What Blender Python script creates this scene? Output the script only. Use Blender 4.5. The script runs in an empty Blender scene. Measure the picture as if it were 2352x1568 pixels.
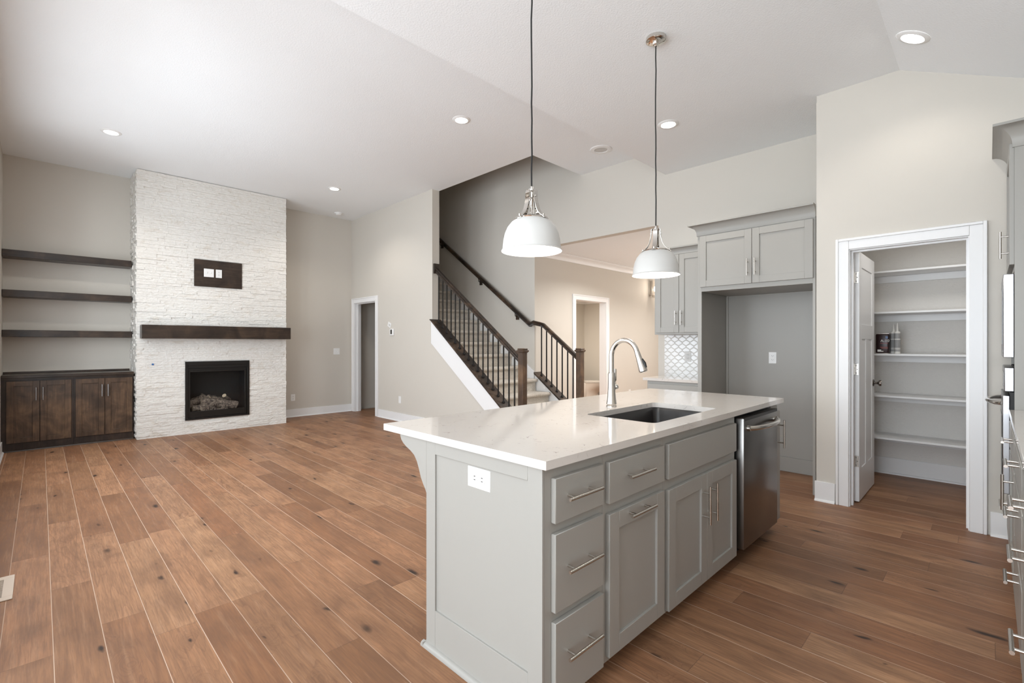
import bpy, bmesh, math, random
from mathutils import Vector, Matrix

random.seed(7)
C = bpy.context.scene
COL = C.collection
PI = math.pi

# ------------------------------------------------------------------ camera
YAW = math.radians(45.18)
cam_d = bpy.data.cameras.new('camera')
cam = bpy.data.objects.new('camera', cam_d)
COL.objects.link(cam)
cam.location = (0, 0, 1.285)
cam.rotation_euler = (PI / 2, 0, YAW - PI / 2)
cam_d.sensor_width = 36
cam_d.lens = 1090 * 36 / 2352
cam_d.shift_y = 4.2 / 2352
cam_d.clip_start = 0.05
C.camera = cam

# ------------------------------------------------------------------ view, world, big lights
C.view_settings.view_transform = 'Standard'
C.view_settings.look = 'None'
C.view_settings.gamma = 1
C.view_settings.use_curve_mapping = False
C.view_settings.exposure = 0.52
C.cycles.max_bounces = 10
C.cycles.diffuse_bounces = 7
C.cycles.sample_clamp_indirect = 6

W = bpy.data.worlds.new('sky')
C.world = W
W.use_nodes = True
W.node_tree.nodes['Background'].inputs[0].default_value = (0.85, 0.92, 1.0, 1)
W.node_tree.nodes['Background'].inputs[1].default_value = 1.4


def area(name, loc, direction, sx, sy, power, col=(1, 1, 1), spread=PI):
    d = bpy.data.lights.new(name, 'AREA')
    d.shape = 'RECTANGLE'
    d.size = sx
    d.size_y = sy
    d.energy = power
    d.color = col
    d.spread = spread
    o = bpy.data.objects.new(name, d)
    COL.objects.link(o)
    o.location = loc
    o.rotation_euler = Vector(direction).to_track_quat('-Z', 'Y').to_euler()
    return o


DAY = (0.85, 0.93, 1.0)
# daylight entering through the windows behind and beside the camera
for k, yc in enumerate((3.75, 5.15, 6.55)):
    area('window_daylight', (-0.40, yc, 1.75), (1, 0, 0), 1.15, 2.3, 31, DAY)
area('window_daylight', (-3.25, 1.0, 1.45), (1, 0, 0.5), 2.6, 2.2, 138, DAY)
area('window_daylight', (-1.75, -0.83, 1.55), (0, 1, 0.9), 2.0, 1.9, 26, DAY)
area('window_daylight', (-1.8, 2.68, 1.45), (0, -1, 0.5), 2.0, 2.1, 40, DAY)
# out-of-view lamps of the rooms beyond; foyer, hall and pantry fills are added
area('foyer_fill', (9.6, 3.3, 1.5), (-1, 0, 0), 1.0, 1.8, 16, (1, 0.96, 0.92))  # unseen fill added to brighten the hall; no window stands here
area('hall_fill', (6.3, 3.5, 2.68), (0, 0, -1), 0.5, 0.5, 34, (1, 0.98, 0.95), 2.6)  # unseen fill added to lift the hall wall and ceiling
area('powder_room_lamp', (7.3, 5.9, 2.28), (0, 0, -1), 0.5, 0.5, 40, (1, 0.93, 0.84))
area('foyer_lamp', (8.2, 3.4, 2.66), (0, 0, -1), 0.5, 0.5, 14, (1, 0.94, 0.88), 2.4)
area('pantry_fill', (4.95, .2, 2.41), (0, 0, -1), .3, .3, 4, (1, .97, .93))  # unseen fill added inside the pantry, which gets its light from the room
area('vestibule_lamp', (5.4, 9.1, 2.18), (0, 0, -1), 0.4, 0.4, 5, (1, 0.86, 0.7))


# ------------------------------------------------------------------ node helpers
class NT:
    def __init__(s, name):
        s.m = bpy.data.materials.new(name)
        s.m.use_nodes = True
        s.t = s.m.node_tree
        s.b = s.t.nodes['Principled BSDF']
        s.out = s.t.nodes['Material Output']

    def n(s, ty, **kw):
        nd = s.t.nodes.new(ty)
        for k, v in kw.items():
            setattr(nd, k, v)
        return nd

    def put(s, sock, v):
        if isinstance(v, bpy.types.NodeSocket):
            s.t.links.new(v, sock)
        elif v is not None:
            if hasattr(sock, 'default_value'):
                try:
                    sock.default_value = v
                except Exception:
                    sock.default_value = (v[0], v[1], v[2], 1) if len(v) == 3 else v
        return sock

    def math(s, op, a, b=None, c=None, clamp=False):
        nd = s.n('ShaderNodeMath', operation=op)
        nd.use_clamp = clamp
        s.put(nd.inputs[0], a)
        if b is not None: s.put(nd.inputs[1], b)
        if c is not None: s.put(nd.inputs[2], c)
        return nd.outputs[0]

    def xyz(s, v):
        nd = s.n('ShaderNodeSeparateXYZ')
        s.put(nd.inputs[0], v)
        return nd.outputs

    def vec(s, x, y, z):
        nd = s.n('ShaderNodeCombineXYZ')
        s.put(nd.inputs[0], x); s.put(nd.inputs[1], y); s.put(nd.inputs[2], z)
        return nd.outputs[0]

    def pos(s):
        return s.n('ShaderNodeNewGeometry').outputs['Position']

    def obj(s):
        return s.n('ShaderNodeTexCoord').outputs['Object']

    def scale(s, v, sc):
        nd = s.n('ShaderNodeVectorMath', operation='MULTIPLY')
        s.put(nd.inputs[0], v); nd.inputs[1].default_value = sc
        return nd.outputs[0]

    def add(s, a, b):
        nd = s.n('ShaderNodeVectorMath', operation='ADD')
        s.put(nd.inputs[0], a); s.put(nd.inputs[1], b)
        return nd.outputs[0]

    def noise(s, v, sc, det=4, rough=.55, dist=0, out=0):
        nd = s.n('ShaderNodeTexNoise')
        s.put(nd.inputs['Vector'], v)
        nd.inputs['Scale'].default_value = sc
        nd.inputs['Detail'].default_value = det
        nd.inputs['Roughness'].default_value = rough
        nd.inputs['Distortion'].default_value = dist
        return nd.outputs[out]

    def white(s, v):
        nd = s.n('ShaderNodeTexWhiteNoise', noise_dimensions='3D')
        s.put(nd.inputs['Vector'], v)
        return nd.outputs

    def ramp(s, f, stops, interp='LINEAR'):
        nd = s.n('ShaderNodeValToRGB')
        nd.color_ramp.interpolation = interp
        e = nd.color_ramp.elements
        while len(e) < len(stops): e.new(0.5)
        for i, (p, c) in enumerate(stops):
            e[i].position = p
            e[i].color = (c, c, c, 1) if isinstance(c, (int, float)) else (*c, 1)
        s.put(nd.inputs[0], f)
        return nd.outputs[0]

    def mix(s, f, a, b, mode='MIX'):
        nd = s.n('ShaderNodeMix', data_type='RGBA', blend_type=mode)
        s.put(nd.inputs[0], f)
        s.put(nd.inputs[6], (*a, 1) if isinstance(a, tuple) and len(a) == 3 else a)
        s.put(nd.inputs[7], (*b, 1) if isinstance(b, tuple) and len(b) == 3 else b)
        return nd.outputs[2]

    def bump(s, h, strength=.3, dist=.01):
        nd = s.n('ShaderNodeBump')
        nd.inputs['Strength'].default_value = strength
        nd.inputs['Distance'].default_value = dist
        s.put(nd.inputs['Height'], h)
        s.t.links.new(nd.outputs[0], s.b.inputs['Normal'])

    def set(s, color=None, rough=None, metal=None, **kw):
        if color is not None:
            s.put(s.b.inputs['Base Color'], (*color, 1) if isinstance(color, tuple) and len(color) == 3 else color)
        if rough is not None: s.put(s.b.inputs['Roughness'], rough)
        if metal is not None: s.put(s.b.inputs['Metallic'], metal)
        for k, v in kw.items():
            s.put(s.b.inputs[k.replace('_', ' ')], v)
        return s.m


def paint(name, col, rough=.6, scale=170, strength=.10, dist=.002, spec=.3):
    t = NT(name)
    n = t.noise(t.pos(), scale, 3, .5)
    big = t.noise(t.pos(), 1.3, 2)
    c = t.mix(t.ramp(big, [(.3, 0.), (.7, 1.)]), tuple(x * .985 for x in col), col)
    t.bump(n, strength, dist)
    return t.set(c, rough, 0, Specular_IOR_Level=spec)


def metal(name, col, rough, stretch=None):
    t = NT(name)
    if stretch:
        n = t.noise(t.scale(t.obj(), stretch), 30, 4, .6)
    else:
        n = t.noise(t.obj(), 60, 3)
    r = t.math('MULTIPLY_ADD', n, rough * .5, rough * .75)
    return t.set(col, r, 1.0)


def stained_wood(name, dark, mid, light, axis, rough=.38):
    """dark stained knotty wood, grain along axis (0 x, 1 y, 2 z)"""
    t = NT(name)
    sc = [14.0, 14.0, 14.0]
    sc[axis] = 1.1
    v = t.scale(t.pos(), tuple(sc))
    fine = t.noise(v, 3.2, 7, .65, .4)
    blot = t.noise(t.pos(), 4.5, 3, .6, .6)
    f = t.math('MULTIPLY_ADD', blot, .65, t.math('MULTIPLY', fine, .4))
    c = t.ramp(f, [(.36, dark), (.52, mid), (.70, light)])
    t.bump(fine, .12, .003)
    return t.set(c, rough, 0, Specular_IOR_Level=.45)


def mat_floor():
    t = NT('oak_plank_floor')
    x, y, z = t.xyz(t.pos())
    w = .1595
    xr = t.math('DIVIDE', t.math('SUBTRACT', x, .038), w)
    i = t.math('FLOOR', xr)
    fx = t.math('FRACT', xr)
    r1 = t.white(t.vec(i, 3.3, 0))[0]
    r2 = t.white(t.vec(i, 9.1, 5))[0]
    L = t.math('MULTIPLY_ADD', r2, .8, .95)
    yr = t.math('DIVIDE', t.math('MULTIPLY_ADD', r1, 3.1, y), L)
    j = t.math('FLOOR', yr)
    fy = t.math('FRACT', yr)
    idn = t.white(t.vec(i, j, 1.7))
    tone = idn[0]
    hue = t.white(t.vec(j, i, 8.2))[0]
    off = t.vec(t.math('MULTIPLY', tone, 37), t.math('MULTIPLY', hue, 53), t.math('MULTIPLY', tone, 11))
    # knots
    kv = t.add(t.vec(t.math('MULTIPLY', x, 7.5), t.math('MULTIPLY', y, 3.0), 0), off)
    kd = t.noise(kv, 2.2, 3, .5, out=1)
    kv2 = t.add(kv, t.scale(kd, (.35, .35, 0)))
    vor = t.n('ShaderNodeTexVoronoi', feature='F1', voronoi_dimensions='3D')
    t.put(vor.inputs['Vector'], kv2)
    vor.inputs['Scale'].default_value = 1.0
    kdist = vor.outputs['Distance']
    gate = t.math('GREATER_THAN', t.xyz(vor.outputs['Color'])[0], .34)
    ksz = t.math('MULTIPLY_ADD', t.xyz(vor.outputs['Color'])[1], .15, .045)
    knot_core = t.math('MULTIPLY', gate, t.ramp(t.math('DIVIDE', kdist, ksz), [(.35, 1.), (1., 0.)]))
    knot_halo = t.math('MULTIPLY', gate, t.ramp(kdist, [(.0, 1.), (.55, 0.)]))
    # cathedral grain, bent around the knots
    bend = t.math('MULTIPLY', knot_halo, 1.6)
    gv = t.add(t.vec(t.math('MULTIPLY_ADD', x, 9, bend), t.math('MULTIPLY', y, .9), bend), off)
    base = t.noise(gv, 1.0, 2, .5, .3)
    rings = t.math('FRACT', t.math('MULTIPLY', base, 13))
    rings = t.ramp(rings, [(.0, .15), (.25, .0), (.75, .35), (1., 1.)])
    ringgate = t.ramp(t.white(t.vec(i, j, 4.4))[0], [(.25, .1), (.8, .9)])
    rings = t.math('MULTIPLY', rings, ringgate)
    fine = t.noise(t.add(t.vec(t.math('MULTIPLY', x, 150), t.math('MULTIPLY', y, 7), 0), off), 1.0, 5, .65)
    blot = t.noise(t.add(t.vec(t.math('MULTIPLY', x, 6), t.math('MULTIPLY', y, 2.2), 0), off), 1.2, 4, .6, .5)
    c = t.mix(tone, (.455, .255, .138), (.235, .112, .054))
    c = t.mix(t.math('MULTIPLY', hue, .5), c, (.35, .155, .076))
    c = t.mix(t.ramp(blot, [(.42, 0.), (.74, .62)]), c, (.15, .077, .043))
    streak = t.noise(t.add(t.vec(t.math('MULTIPLY', x, 45), t.math('MULTIPLY', y, 2.6), 0), off), 1.0, 4, .6, .3)
    c = t.mix(t.ramp(streak, [(.50, 0.), (.72, .42)]), c, (.15, .076, .042))
    c = t.mix(t.ramp(streak, [(.28, .30), (.46, 0.)]), c, (.50, .31, .19))
    c = t.mix(t.math('MULTIPLY', rings, .52), c, (.14, .068, .040))
    c = t.mix(t.ramp(fine, [(.35, .48), (.58, 0.)]), c, (.15, .075, .045))
    c = t.mix(t.math('MULTIPLY', knot_halo, .45), c, (.14, .068, .038))
    c = t.mix(t.math('MULTIPLY', knot_core, .92), c, (.020, .012, .010))
    # seams; long ones lightened in colour to paint the glint on bevelled edges
    ex = t.math('MINIMUM', fx, t.math('SUBTRACT', 1, fx))
    ey = t.math('MULTIPLY', t.math('MINIMUM', fy, t.math('SUBTRACT', 1, fy)), t.math('DIVIDE', L, w))
    sx = t.ramp(ex, [(.0, 1.), (.0075, 1.), (.012, 0.)])
    sy = t.ramp(ey, [(.0, 1.), (.0055, 1.), (.009, 0.)])
    sgate = t.ramp(t.white(t.vec(i, 2.2, 7))[0], [(.2, .25), (.6, .85)])
    c = t.mix(t.math('MULTIPLY', sx, sgate), c, (.62, .47, .36))
    c = t.mix(t.math('MULTIPLY', sy, .55), c, (.11, .06, .04))
    h = t.math('SUBTRACT', t.math('MULTIPLY', fine, .35), t.math('MULTIPLY', t.math('MAXIMUM', sx, sy), 1.2))
    h = t.math('SUBTRACT', h, t.math('MULTIPLY', rings, .25))
    t.bump(h, .35, .0016)
    r = t.math('MULTIPLY_ADD', fine, .14, .38)
    return t.set(c, r, 0, Specular_IOR_Level=.26)


def mat_quartz():
    t = NT('white_veined_quartz')
    p = t.pos()
    d = t.noise(p, 9, 4, .6, out=1)
    v = t.add(p, t.scale(d, (.09, .09, .09)))
    vor = t.n('ShaderNodeTexVoronoi', feature='DISTANCE_TO_EDGE')
    t.put(vor.inputs['Vector'], v)
    vor.inputs['Scale'].default_value = 13
    line = t.ramp(vor.outputs[0], [(.0, 1.), (.012, .8), (.035, 0.)])
    gate = t.ramp(t.noise(t.scale(p, (.6, 1.5, 1)), 6, 3, .6), [(.50, 0.), (.60, 1.)])
    gate2 = t.ramp(t.noise(p, 42, 2, .6), [(.50, 0.), (.62, 1.)])
    f = t.math('MULTIPLY', t.math('MULTIPLY', line, gate), gate2)
    speck = t.ramp(t.noise(p, 260, 2, .7), [(.62, 0.), (.75, .12)])
    c = t.mix(t.noise(p, 3, 3), (.62, .58, .54), (.68, .645, .61))
    c = t.mix(speck, c, (.42, .38, .35))
    c = t.mix(t.math('MULTIPLY', f, .65), c, (.20, .165, .145))
    return t.set(c, .07, 0, Specular_IOR_Level=.6)


def mat_carpet(name, a, b):
    t = NT(name)
    p = t.pos()
    n1 = t.noise(p, 300, 2, .6)
    vor = t.n('ShaderNodeTexVoronoi', feature='F1')
    t.put(vor.inputs['Vector'], p)
    vor.inputs['Scale'].default_value = 150
    f = t.math('MULTIPLY_ADD', t.ramp(vor.outputs[0], [(.25, 0.), (.6, 1.)]), .7, t.math('MULTIPLY', n1, .35))
    c = t.mix(f, a, b)
    t.bump(t.math('ADD', n1, vor.outputs[0]), .9, .006)
    return t.set(c, .95, 0, Specular_IOR_Level=.1, Sheen_Weight=.2)


def mat_tile():
    """white arabesque (lantern) glazed tile with warm grey grout; pattern on the Y/Z plane"""
    t = NT('arabesque_tile')
    x, y, z = t.xyz(t.pos())
    w, hh = .092, .086
    th = t.math('MULTIPLY', z, 2 * PI / hh)
    cs = t.math('COSINE', th)
    # sharpened S curve
    f = t.math('MULTIPLY_ADD', cs, .5, .5)
    u = t.math('MULTIPLY', y, 1 / w)
    half = t.math('MULTIPLY', f, .5)
    def dist(s):
        a = t.math('SUBTRACT', u, t.math('MULTIPLY', half, s))
        a = t.math('SUBTRACT', a, t.math('ROUND', a))
        return t.math('ABSOLUTE', a)
    d = t.math('MINIMUM', dist(1), dist(-1))
    slope = t.math('MULTIPLY_ADD', t.math('ABSOLUTE', t.math('SINE', th)), .9, .62)
    d = t.math('DIVIDE', d, slope)
    g = t.ramp(d, [(.0, 1.), (.028, 1.), (.045, 0.)])
    n = t.noise(t.pos(), 25, 2)
    c = t.mix(g, t.mix(n, (.66, .655, .64), (.74, .735, .72)), (.57, .55, .515))
    h = t.ramp(d, [(.0, 0.), (.03, 0.), (.09, 1.)])
    t.bump(t.math('MULTIPLY_ADD', n, .25, h), .6, .004)
    return t.set(c, t.math('MULTIPLY_ADD', g, .6, .12), 0, Specular_IOR_Level=.6)


def mat_stone():
    t = NT('white_ledger_stone')
    p = t.pos()
    x, y, z = t.xyz(p)
    n = t.noise(t.scale(p, (1, 1, 2.2)), 22, 6, .65, .6)
    chip = t.n('ShaderNodeTexVoronoi', feature='F1')
    t.put(chip.inputs['Vector'], t.add(t.scale(p, (1, 1, 1.7)), t.scale(t.noise(p, 12, 3, .6, out=1), (.07, .07, .07))))
    chip.inputs['Scale'].default_value = 26
    st = t.noise(t.scale(p, (1, 1, 2.6)), 5, 5, .7, .8)
    c = t.mix(t.ramp(n, [(.3, 0.), (.7, 1.)]), (.70, .675, .63), (.80, .785, .75))
    c = t.mix(t.ramp(st, [(.55, 0.), (.72, .6)]), c, (.56, .49, .40))
    sp = t.noise(p, 60, 3, .6)
    c = t.mix(t.ramp(sp, [(.66, 0.), (.74, .35)]), c, (.42, .36, .28))
    t.bump(t.math('MULTIPLY_ADD', chip.outputs[0], .7, n), .65, .010)
    return t.set(c, .62, 0, Specular_IOR_Level=.35)


def emis(name, col, strength):
    t = NT(name)
    t.put(t.b.inputs['Emission Color'], (*col, 1))
    t.b.inputs['Emission Strength'].default_value = strength
    return t.set(col, .5, 0)


def glass(name, tint=(1, 1, 1), rough=.0, bumpy=False):
    t = NT(name)
    if bumpy:
        t.bump(t.noise(t.obj(), 70, 3), .5, .004)
    return t.set(tint, rough, 0, Transmission_Weight=1.0, IOR=1.45)


M = {}
M['wall'] = paint('greige_wall_paint', (.595, .562, .508))
M['wall_warm'] = M['wall']
M['ceiling'] = paint('white_ceiling_texture', (.84, .862, .875), .8, 90, .45, .004)
M['trim'] = paint('white_trim_paint', (.80, .80, .80), .35, 60, .02, .001, .45)
M['cab'] = paint('grey_cabinet_paint', (.345, .334, .308), .36, 120, .05, .001, .4)
M['floor'] = mat_floor()
M['quartz'] = mat_quartz()
M['tile'] = mat_tile()
M['stone'] = mat_stone()
M['carpet'] = mat_carpet('patterned_stair_carpet', (.42, .37, .31), (.88, .82, .73))
M['carpet_plain'] = mat_carpet('pale_carpet', (.5, .47, .43), (.66, .63, .59))
M['woodf'] = stained_wood('dark_face_frame_wood', (.012, .008, .007), (.026, .0165, .0125), (.055, .034, .024), 2)
M['woodx'] = stained_wood('dark_stained_wood', (.014, .009, .0065), (.033, .021, .0145), (.068, .042, .027), 0, .32)
M['woody'] = stained_wood('dark_stained_wood_rail', (.010, .007, .0055), (.028, .018, .0125), (.10, .06, .036), 1)
M['woodz'] = stained_wood('dark_stained_wood_panel', (.036, .021, .013), (.078, .046, .028), (.17, .10, .055), 2)
M['steel'] = NT('brushed_stainless_steel').set((.25, .24, .23), .28, 1.0, Anisotropic=.5)
M['steel_light'] = metal('bright_stainless_steel', (.36, .36, .37), .30, (.02, 1, 1))
M['nickel'] = metal('brushed_nickel', (.62, .585, .54), .22)
M['chrome'] = metal('polished_nickel', (.66, .63, .59), .08)
M['black_iron'] = NT('black_iron'); M['black_iron'] = M['black_iron'].set((.012, .011, .011), .42, .3)
M['black'] = NT('matte_black').set((.006, .006, .006), .55, 0)
M['black_metal'] = NT('black_enamel').set((.018, .017, .016), .32, .4)
M['sink'] = paint('dark_composite_sink', (.012, .010, .0095), .35, 500, .1, .001, .5)
M['plastic'] = NT('white_plastic').set((.80, .80, .79), .3, 0)
M['plastic_grey'] = NT('grey_plastic').set((.55, .54, .52), .35, 0)
M['slot'] = NT('dark_slot').set((.05, .045, .04), .5, 0)
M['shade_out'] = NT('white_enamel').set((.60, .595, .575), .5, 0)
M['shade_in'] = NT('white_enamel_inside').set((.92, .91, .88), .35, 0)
M['lamp_on'] = emis('lit_bulb', (1, .95, .87), 30)
M['led_on'] = emis('lit_led_disc', (1, .98, .95), 14)
M['cord'] = NT('black_fabric_cord').set((.01, .01, .01), .8, 0)
M['porcelain'] = NT('white_porcelain').set((.74, .70, .65), .12, 0, Coat_Weight=.5)
M['glass'] = glass('clear_glass')
M['seeded_glass'] = glass('seeded_glass', (1, .97, .93), .05, True)
M['fire_glass'] = NT('smoked_fire_glass')
_t = M['fire_glass']
M['fire_glass'] = _t.set((.90, .90, .90), .02, 0, Transmission_Weight=1.0, IOR=1.2)
M['charcoal'] = NT('charcoal_firebox').set((.030, .029, .028), .8, 0)
_t = NT('ceramic_log')
_n = _t.noise(_t.obj(), 28, 5, .7, .8)
_t.bump(_n, .9, .02)
M['log'] = _t.set(_t.ramp(_n, [(.36, (.05, .043, .04)), (.52, (.26, .21, .17)), (.70, (.66, .56, .44))]), .9, 0)
_t = NT('cut_log_end')
M['log_end'] = _t.set(_t.mix(_t.noise(_t.obj(), 30, 4), (.60, .46, .30), (.90, .76, .56)), .85, 0)
_t = NT('beige_vent_metal')
M['vent'] = _t.set((.60, .50, .41), .5, 0)
M['can'] = NT('dark_red_black_tin').set((.020, .006, .006), .3, .2)
M['can_rim'] = metal('tin_rim', (.55, .5, .47), .3)
M['ink_white'] = NT('white_ink').set((.75, .75, .73), .5, 0)
M['ink_red'] = NT('red_ink').set((.45, .10, .07), .5, 0)
M['ink_blue'] = NT('blue_ink').set((.15, .22, .38), .5, 0)
M['tube_grey'] = NT('grey_tube_print').set((.30, .30, .30), .5, 0)
M['tube_white'] = NT('white_tube_plastic').set((.66, .65, .62), .4, 0)
M['mirror_dark'] = NT('dark_oven_glass').set((.015, .015, .016), .08, 0)


# ------------------------------------------------------------------ mesh builder
class B:
    def __init__(s, T=None):
        s.bm = bmesh.new()
        s.T = T or Matrix.Identity(4)
        s.slot = 0

    def _xf(s, vs):
        for v in vs: v.co = s.T @ v.co

    def box(s, x0, x1, y0, y1, z0, z1, bev=0, seg=1):
        if x0 > x1: x0, x1 = x1, x0
        if y0 > y1: y0, y1 = y1, y0
        if z0 > z1: z0, z1 = z1, z0
        r = bmesh.ops.create_cube(s.bm, size=1)
        vs = r['verts']
        for v in vs:
            v.co = Vector(((v.co.x + .5) * (x1 - x0) + x0, (v.co.y + .5) * (y1 - y0) + y0, (v.co.z + .5) * (z1 - z0) + z0))
        fs = {f for v in vs for f in v.link_faces}
        if bev > 0:
            es = list({e for v in vs for e in v.link_edges})
            q = bmesh.ops.bevel(s.bm, geom=es, offset=bev, segments=seg, affect='EDGES', profile=.5)
            fs = set(q['faces']) | {f for f in fs if f.is_valid}
            vs = list({v for f in fs for v in f.verts})
        for f in fs: f.material_index = s.slot
        s._xf(vs)
        return s

    def prism(s, pts, axis, lo, hi):
        """extrude polygon pts (2D) along axis; 2D coords are the other two axes in order x,y,z"""
        def mk(p, a):
            if axis == 0: return Vector((a, p[0], p[1]))
            if axis == 1: return Vector((p[0], a, p[1]))
            return Vector((p[0], p[1], a))
        A = [s.bm.verts.new(mk(p, lo)) for p in pts]
        D = [s.bm.verts.new(mk(p, hi)) for p in pts]
        n = len(pts)
        fs = [s.bm.faces.new(A), s.bm.faces.new(D)]
        for i in range(n):
            fs.append(s.bm.faces.new((A[i], A[(i + 1) % n], D[(i + 1) % n], D[i])))
        for f in fs: f.material_index = s.slot
        s._xf(A + D)
        bmesh.ops.recalc_face_normals(s.bm, faces=fs)
        return s

    def tube(s, pts, r, seg=12, caps=True, rs=None, smooth=True):
        pts = [Vector(p) for p in pts]
        n = len(pts)
        rings = []
        up = None
        for i, p in enumerate(pts):
            d = (pts[min(i + 1, n - 1)] - pts[max(i - 1, 0)]).normalized()
            if up is None:
                up = Vector((0, 0, 1)) if abs(d.z) < .9 else Vector((1, 0, 0))
            a = d.cross(up)
            if a.length < 1e-5: a = d.orthogonal()
            a.normalize()
            b = a.cross(d).normalized()
            up = b
            rr = rs[i] if rs else r
            rings.append([s.bm.verts.new(p + a * rr * math.cos(2 * PI * k / seg) + b * rr * math.sin(2 * PI * k / seg)) for k in range(seg)])
        fs = []
        for i in range(n - 1):
            for k in range(seg):
                f = s.bm.faces.new((rings[i][k], rings[i][(k + 1) % seg], rings[i + 1][(k + 1) % seg], rings[i + 1][k]))
                f.smooth = smooth
                fs.append(f)
        if caps:
            fs.append(s.bm.faces.new(rings[0][::-1]))
            fs.append(s.bm.faces.new(rings[-1]))
        for f in fs: f.material_index = s.slot
        s._xf([v for q in rings for v in q])
        return s

    def lathe(s, prof, cx, cy, z0=0, seg=40, sx=1, sy=1, smooth=True):
        """prof: list of (r, z)"""
        rings = []
        vs = []
        for r, z in prof:
            if r < 1e-6:
                v = s.bm.verts.new((cx, cy, z0 + z)); rings.append([v]); vs.append(v)
            else:
                q = [s.bm.verts.new((cx + r * sx * math.cos(2 * PI * k / seg), cy + r * sy * math.sin(2 * PI * k / seg), z0 + z)) for k in range(seg)]
                rings.append(q); vs += q
        fs = []
        for a, b in zip(rings, rings[1:]):
            for k in range(seg):
                k2 = (k + 1) % seg
                if len(a) == 1 and len(b) == 1: continue
                if len(a) == 1: f = s.bm.faces.new((a[0], b[k2], b[k]))
                elif len(b) == 1: f = s.bm.faces.new((a[k], a[k2], b[0]))
                else: f = s.bm.faces.new((a[k], a[k2], b[k2], b[k]))
                f.smooth = smooth
                f.material_index = s.slot
                fs.append(f)
        s._xf(vs)
        bmesh.ops.recalc_face_normals(s.bm, faces=fs)
        return s

    def build(s, name, mats, parent=None, loc=None, sharp=True):
        me = bpy.data.meshes.new(name)
        if parent is not None:
            L = parent.matrix_basis.translation.copy()
            q = parent.parent
            while q is not None:
                L = L + q.matrix_basis.translation
                q = q.parent
            off = L
            o = bpy.data.objects.new(name, me)
            o.parent = parent
            o.location = (0, 0, 0)
        else:
            o = bpy.data.objects.new(name, me)
            if loc is None:
                xs = [v.co for v in s.bm.verts]
                off = Vector(((min(v.x for v in xs) + max(v.x for v in xs)) / 2, (min(v.y for v in xs) + max(v.y for v in xs)) / 2, min(v.z for v in xs)))
            else:
                off = Vector(loc)
            o.location = off
        for v in s.bm.verts: v.co -= off
        s.bm.to_mesh(me)
        s.bm.free()
        COL.objects.link(o)
        for m in (mats if isinstance(mats, (list, tuple)) else [mats]):
            me.materials.append(m)
        if sharp:
            try: me.set_sharp_from_angle(angle=math.radians(38))
            except Exception: pass
        return o


def thing(name, label, cat, loc, group=None):
    o = bpy.data.objects.new(name, None)
    o.empty_display_size = .1
    COL.objects.link(o)
    o.location = loc
    o['label'] = label
    o['category'] = cat
    if group: o['group'] = group
    return o


def tag(o, label, cat, group=None, kind=None):
    o['label'] = label
    o['category'] = cat
    if group: o['group'] = group
    if kind: o['kind'] = kind
    return o


def struct(name, b, m, label=None):
    o = b.build(name, m)
    o['kind'] = 'structure'
    return o


def basis(origin, u, w):
    """local frame: u = to the right along the face, w = out of the face, z up"""
    u = Vector(u); w = Vector(w); z = Vector((0, 0, 1))
    return Matrix(((u.x, w.x, z.x, origin[0]), (u.y, w.y, z.y, origin[1]), (u.z, w.z, z.z, origin[2]), (0, 0, 0, 1)))


FY = lambda x, y, z=0: basis((x, y, z), (1, 0, 0), (0, -1, 0))      # face looks to -Y, u = +X
FX = lambda x, y, z=0: basis((x, y, z), (0, -1, 0), (-1, 0, 0))     # face looks to -X, u = -Y
FYP = lambda x, y, z=0: basis((x, y, z), (-1, 0, 0), (0, 1, 0))     # face looks to +Y, u = -X


def shaker(T, u0, u1, z0, z1, name, m, parent, fr=.062, th=.02, rec=.009):
    b = B(T)
    b.box(u0 + fr - .004, u1 - fr + .004, 0.001, th - rec, z0 + fr - .004, z1 - fr + .004)
    bv = .0012
    b.box(u0, u0 + fr, 0, th, z0, z1, bv)
    b.box(u1 - fr, u1, 0, th, z0, z1, bv)
    b.box(u0 + fr, u1 - fr, 0, th, z0, z0 + fr, bv)
    b.box(u0 + fr, u1 - fr, 0, th, z1 - fr, z1, bv)
    return b.build(name, m, parent)


def slab(T, u0, u1, z0, z1, name, m, parent, th=.02, bev=.002):
    return B(T).box(u0, u1, 0, th, z0, z1, bev).build(name, m, parent)


def pull(T, u, z, L, vertical, parent, off=.022, r=.0058, rise=.034, m=None):
    """bar pull centred at u,z standing off a face whose surface is at w = off"""
    b = B(T)
    w = off + rise
    h = L / 2
    p = .62 * h
    if vertical:
        b.tube([(u, w, z - h), (u, w, z + h)], r, 12)
        for s in (-p, p): b.tube([(u, off - .001, z + s), (u, w, z + s)], r * .8, 10)
    else:
        b.tube([(u - h, w, z), (u + h, w, z)], r, 12)
        for s in (-p, p): b.tube([(u + s, off - .001, z), (u + s, w, z)], r * .8, 10)
    return b.build('handle', m or M['nickel'], parent)


Z1, Z2 = 3.62, 3.31      # great room / kitchen ceiling
YC = 2.745               # ceiling step
XS, XW = 4.21, 5.33      # stair near wall, kitchen/stair far wall
XP = 4.52                # pantry wall
YB = 8.58                # back wall
XL = -.33

# ================================================================== SETTING
b = B(); b.box(-3.4, 10.2, -1.0, 8.74, -.06, 0)
floor = b.build('floor', M['floor'], loc=(0, 0, 0)); floor['kind'] = 'structure'

struct('wall_back', B().box(XL - .15, XS, YB, YB + .14, 0, Z1), M['wall'])
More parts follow.
